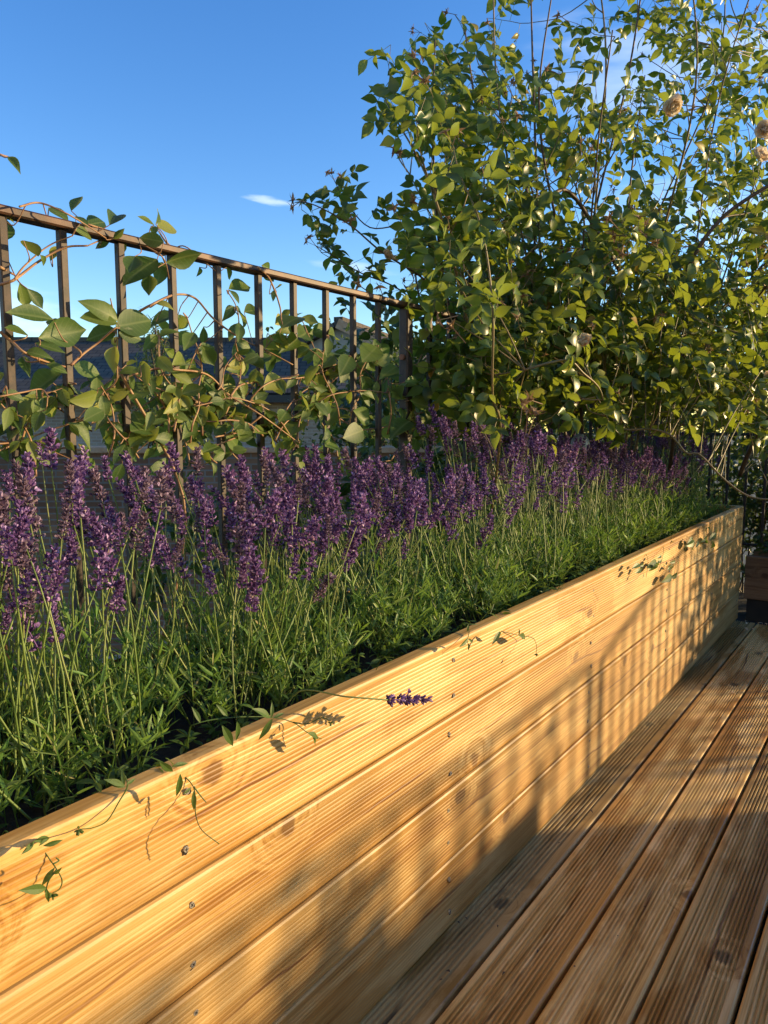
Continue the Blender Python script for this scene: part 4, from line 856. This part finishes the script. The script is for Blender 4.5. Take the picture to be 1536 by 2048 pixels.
# low red brick garden wall with a coping, nearer
c = at_t(150, 965, 9.0); gw = thing('garden_wall', 'low red brick garden wall with a tiled coping below the railing', 'wall', (c[0], c[1], GZ)); Mx = T((c[0], c[1], 0)) @ Matrix.Rotation(YAW + .03, 4, 'Z'); zc = zt(893, 9.0)
put('wall', boxme('wall', -6, 5, 0, .23, GZ, zc - .08, M['red_brick']), Mx, gw)
cm = chamfer_box('coping', .42, .33, .075, .01, M['orange_verge'])
for i in range(25): put('coping', cm, Mx @ T((-5.7 + .435 * i, .115, zc - .042 + random.uniform(-.004, .004))), gw)
# trees among the buildings
def tree(name, label, foot, h, r, n, lsz, tpl, conic=False, m='dark_leaf'):
    t = thing(name, label, 'tree', foot); foot = np.array(foot, float); b = MB(); tr = MB()
    tr.tube(spline([foot, foot + np.array([.05, 0, h * .5]), foot + np.array([0, .05, h * .97])], 6), np.linspace(.14, .02, 13), 8); tips = []
    for k in range(46):
        u = random.uniform(.35, .98); a = random.random() * 6.28; rad = r * ((1 - u) * 1.4 + .15 if conic else math.sin(math.pi * min(1, (u - .25) / .78)) ** .6) * random.uniform(.6, 1.1)
        p = foot + np.array([0, 0, h * (u - .12)]); e = foot + np.array([rad * math.cos(a), rad * math.sin(a), h * u + (.1 if not conic else -.05)]); q = spline([p, (p + e) / 2 + np.array([0, 0, .08]), e], 4); tr.tube(q, np.linspace(.03, .006, len(q)), 4, False); tips.append(q)
    for k in range(n):
        q = random.choice(tips); p = q[random.randint(3, len(q) - 1)] + rv(.13 * r + .06)
        for j in range(3): b.inst(tpl[0] * random.uniform(*lsz), tpl[1], frame(rv(), np.array([0, 0, 1]) + rv(.6)), p + rv(.04))
    put('trunk', tr.me('trunk', M['bark'], True), None, t); tag(put('crown', b.me('crown', M[m]), None, t), kind='stuff'); return t
random.seed(101)
c = at_t(318, 850, 12.0); tree('feathery_tree', 'feathery small tree standing before the slate roof', (c[0], c[1], GZ), zt(640, 12) - GZ, .55, 1500, (.07, .14), NARROW)
c = at_t(335, 850, 10.0); tree('ivy_tree', 'dark bushy tree against the grey brick wall', (c[0], c[1], GZ), zt(765, 10) - GZ, .75, 1500, (.06, .1), BROAD)
c = at_t(610, 850, 24.0); tree('round_tree', 'rounded green tree rising behind the slate roof', (c[0], c[1], GZ), zt(652, 24) - GZ, 1.7, 1700, (.15, .26), BROAD)
c = at_t(760, 850, 14.0); tree('bushy_tree', 'broad green tree behind the railing beside the rose', (c[0], c[1], GZ), zt(690, 14) - GZ, 1.3, 2200, (.09, .15), BROAD)
c = at_t(985, 850, 9.0); tree('bushy_tree', 'dense dark tree rising behind the rose and the railing', (c[0], c[1], GZ), zt(690, 9) - GZ, 1.2, 2600, (.07, .12), BROAD)
c = at_t(1300, 850, 9.5); tree('bushy_tree', 'dense dark tree beyond the railing corner', (c[0], c[1], GZ), zt(640, 9.5) - GZ, 1.4, 2600, (.07, .12), BROAD)

# ================================================================== LITTER on the deck
random.seed(8); b = MB(); LT = leaf_tpl(1, .6, .3, .5, (.2, .8, 1, .6, .1))
def litter(x, y, s): b.inst(LT[0] * s, LT[1], frame(np.array([random.gauss(0, 1), random.gauss(0, 1), .1]), np.array([0, 0, 1]) + rv(.3)), [x, y, .006])
for px, py in [(930, 1840), (915, 1848), (995, 1855), (1180, 1625), (1120, 1690), (1290, 1820), (900, 1950), (885, 1965), (1100, 1760), (1350, 1660), (1010, 1950), (1075, 1905)]:
    p = at_z(px, py, 0); litter(p[0], p[1], random.uniform(.005, .010))
for k in range(60): litter(random.uniform(-.6, 1.3), random.uniform(.6, 4.0), random.uniform(.003, .007))
tag(put('leaf_litter', b.me('leaf_litter', M['bark'])), 'dark crumbs of leaf and soil scattered on the deck boards', 'litter', kind='stuff')
b = MB()
for k in range(16): p = at_z(random.uniform(1488, 1560), random.uniform(1232, 1262), 0); b.inst(LT[0] * random.uniform(.012, .024), LT[1], frame(np.array([random.gauss(0, 1), random.gauss(0, 1), .1]), np.array([0, 0, 1]) + rv(.3)), [p[0], p[1], .008 if p[1] < 4.08 else -.068])
p = at_z(1462, 1389, 0); b.inst(LT[0] * .02, LT[1], frame([1, 1, .1], [0, 0, 1]), [p[0], p[1], .008])
tag(put('fallen_petals', b.me('fallen_petals', M['petal'])), 'pale fallen rose petals lying at the far end of the deck', 'petals', kind='stuff')
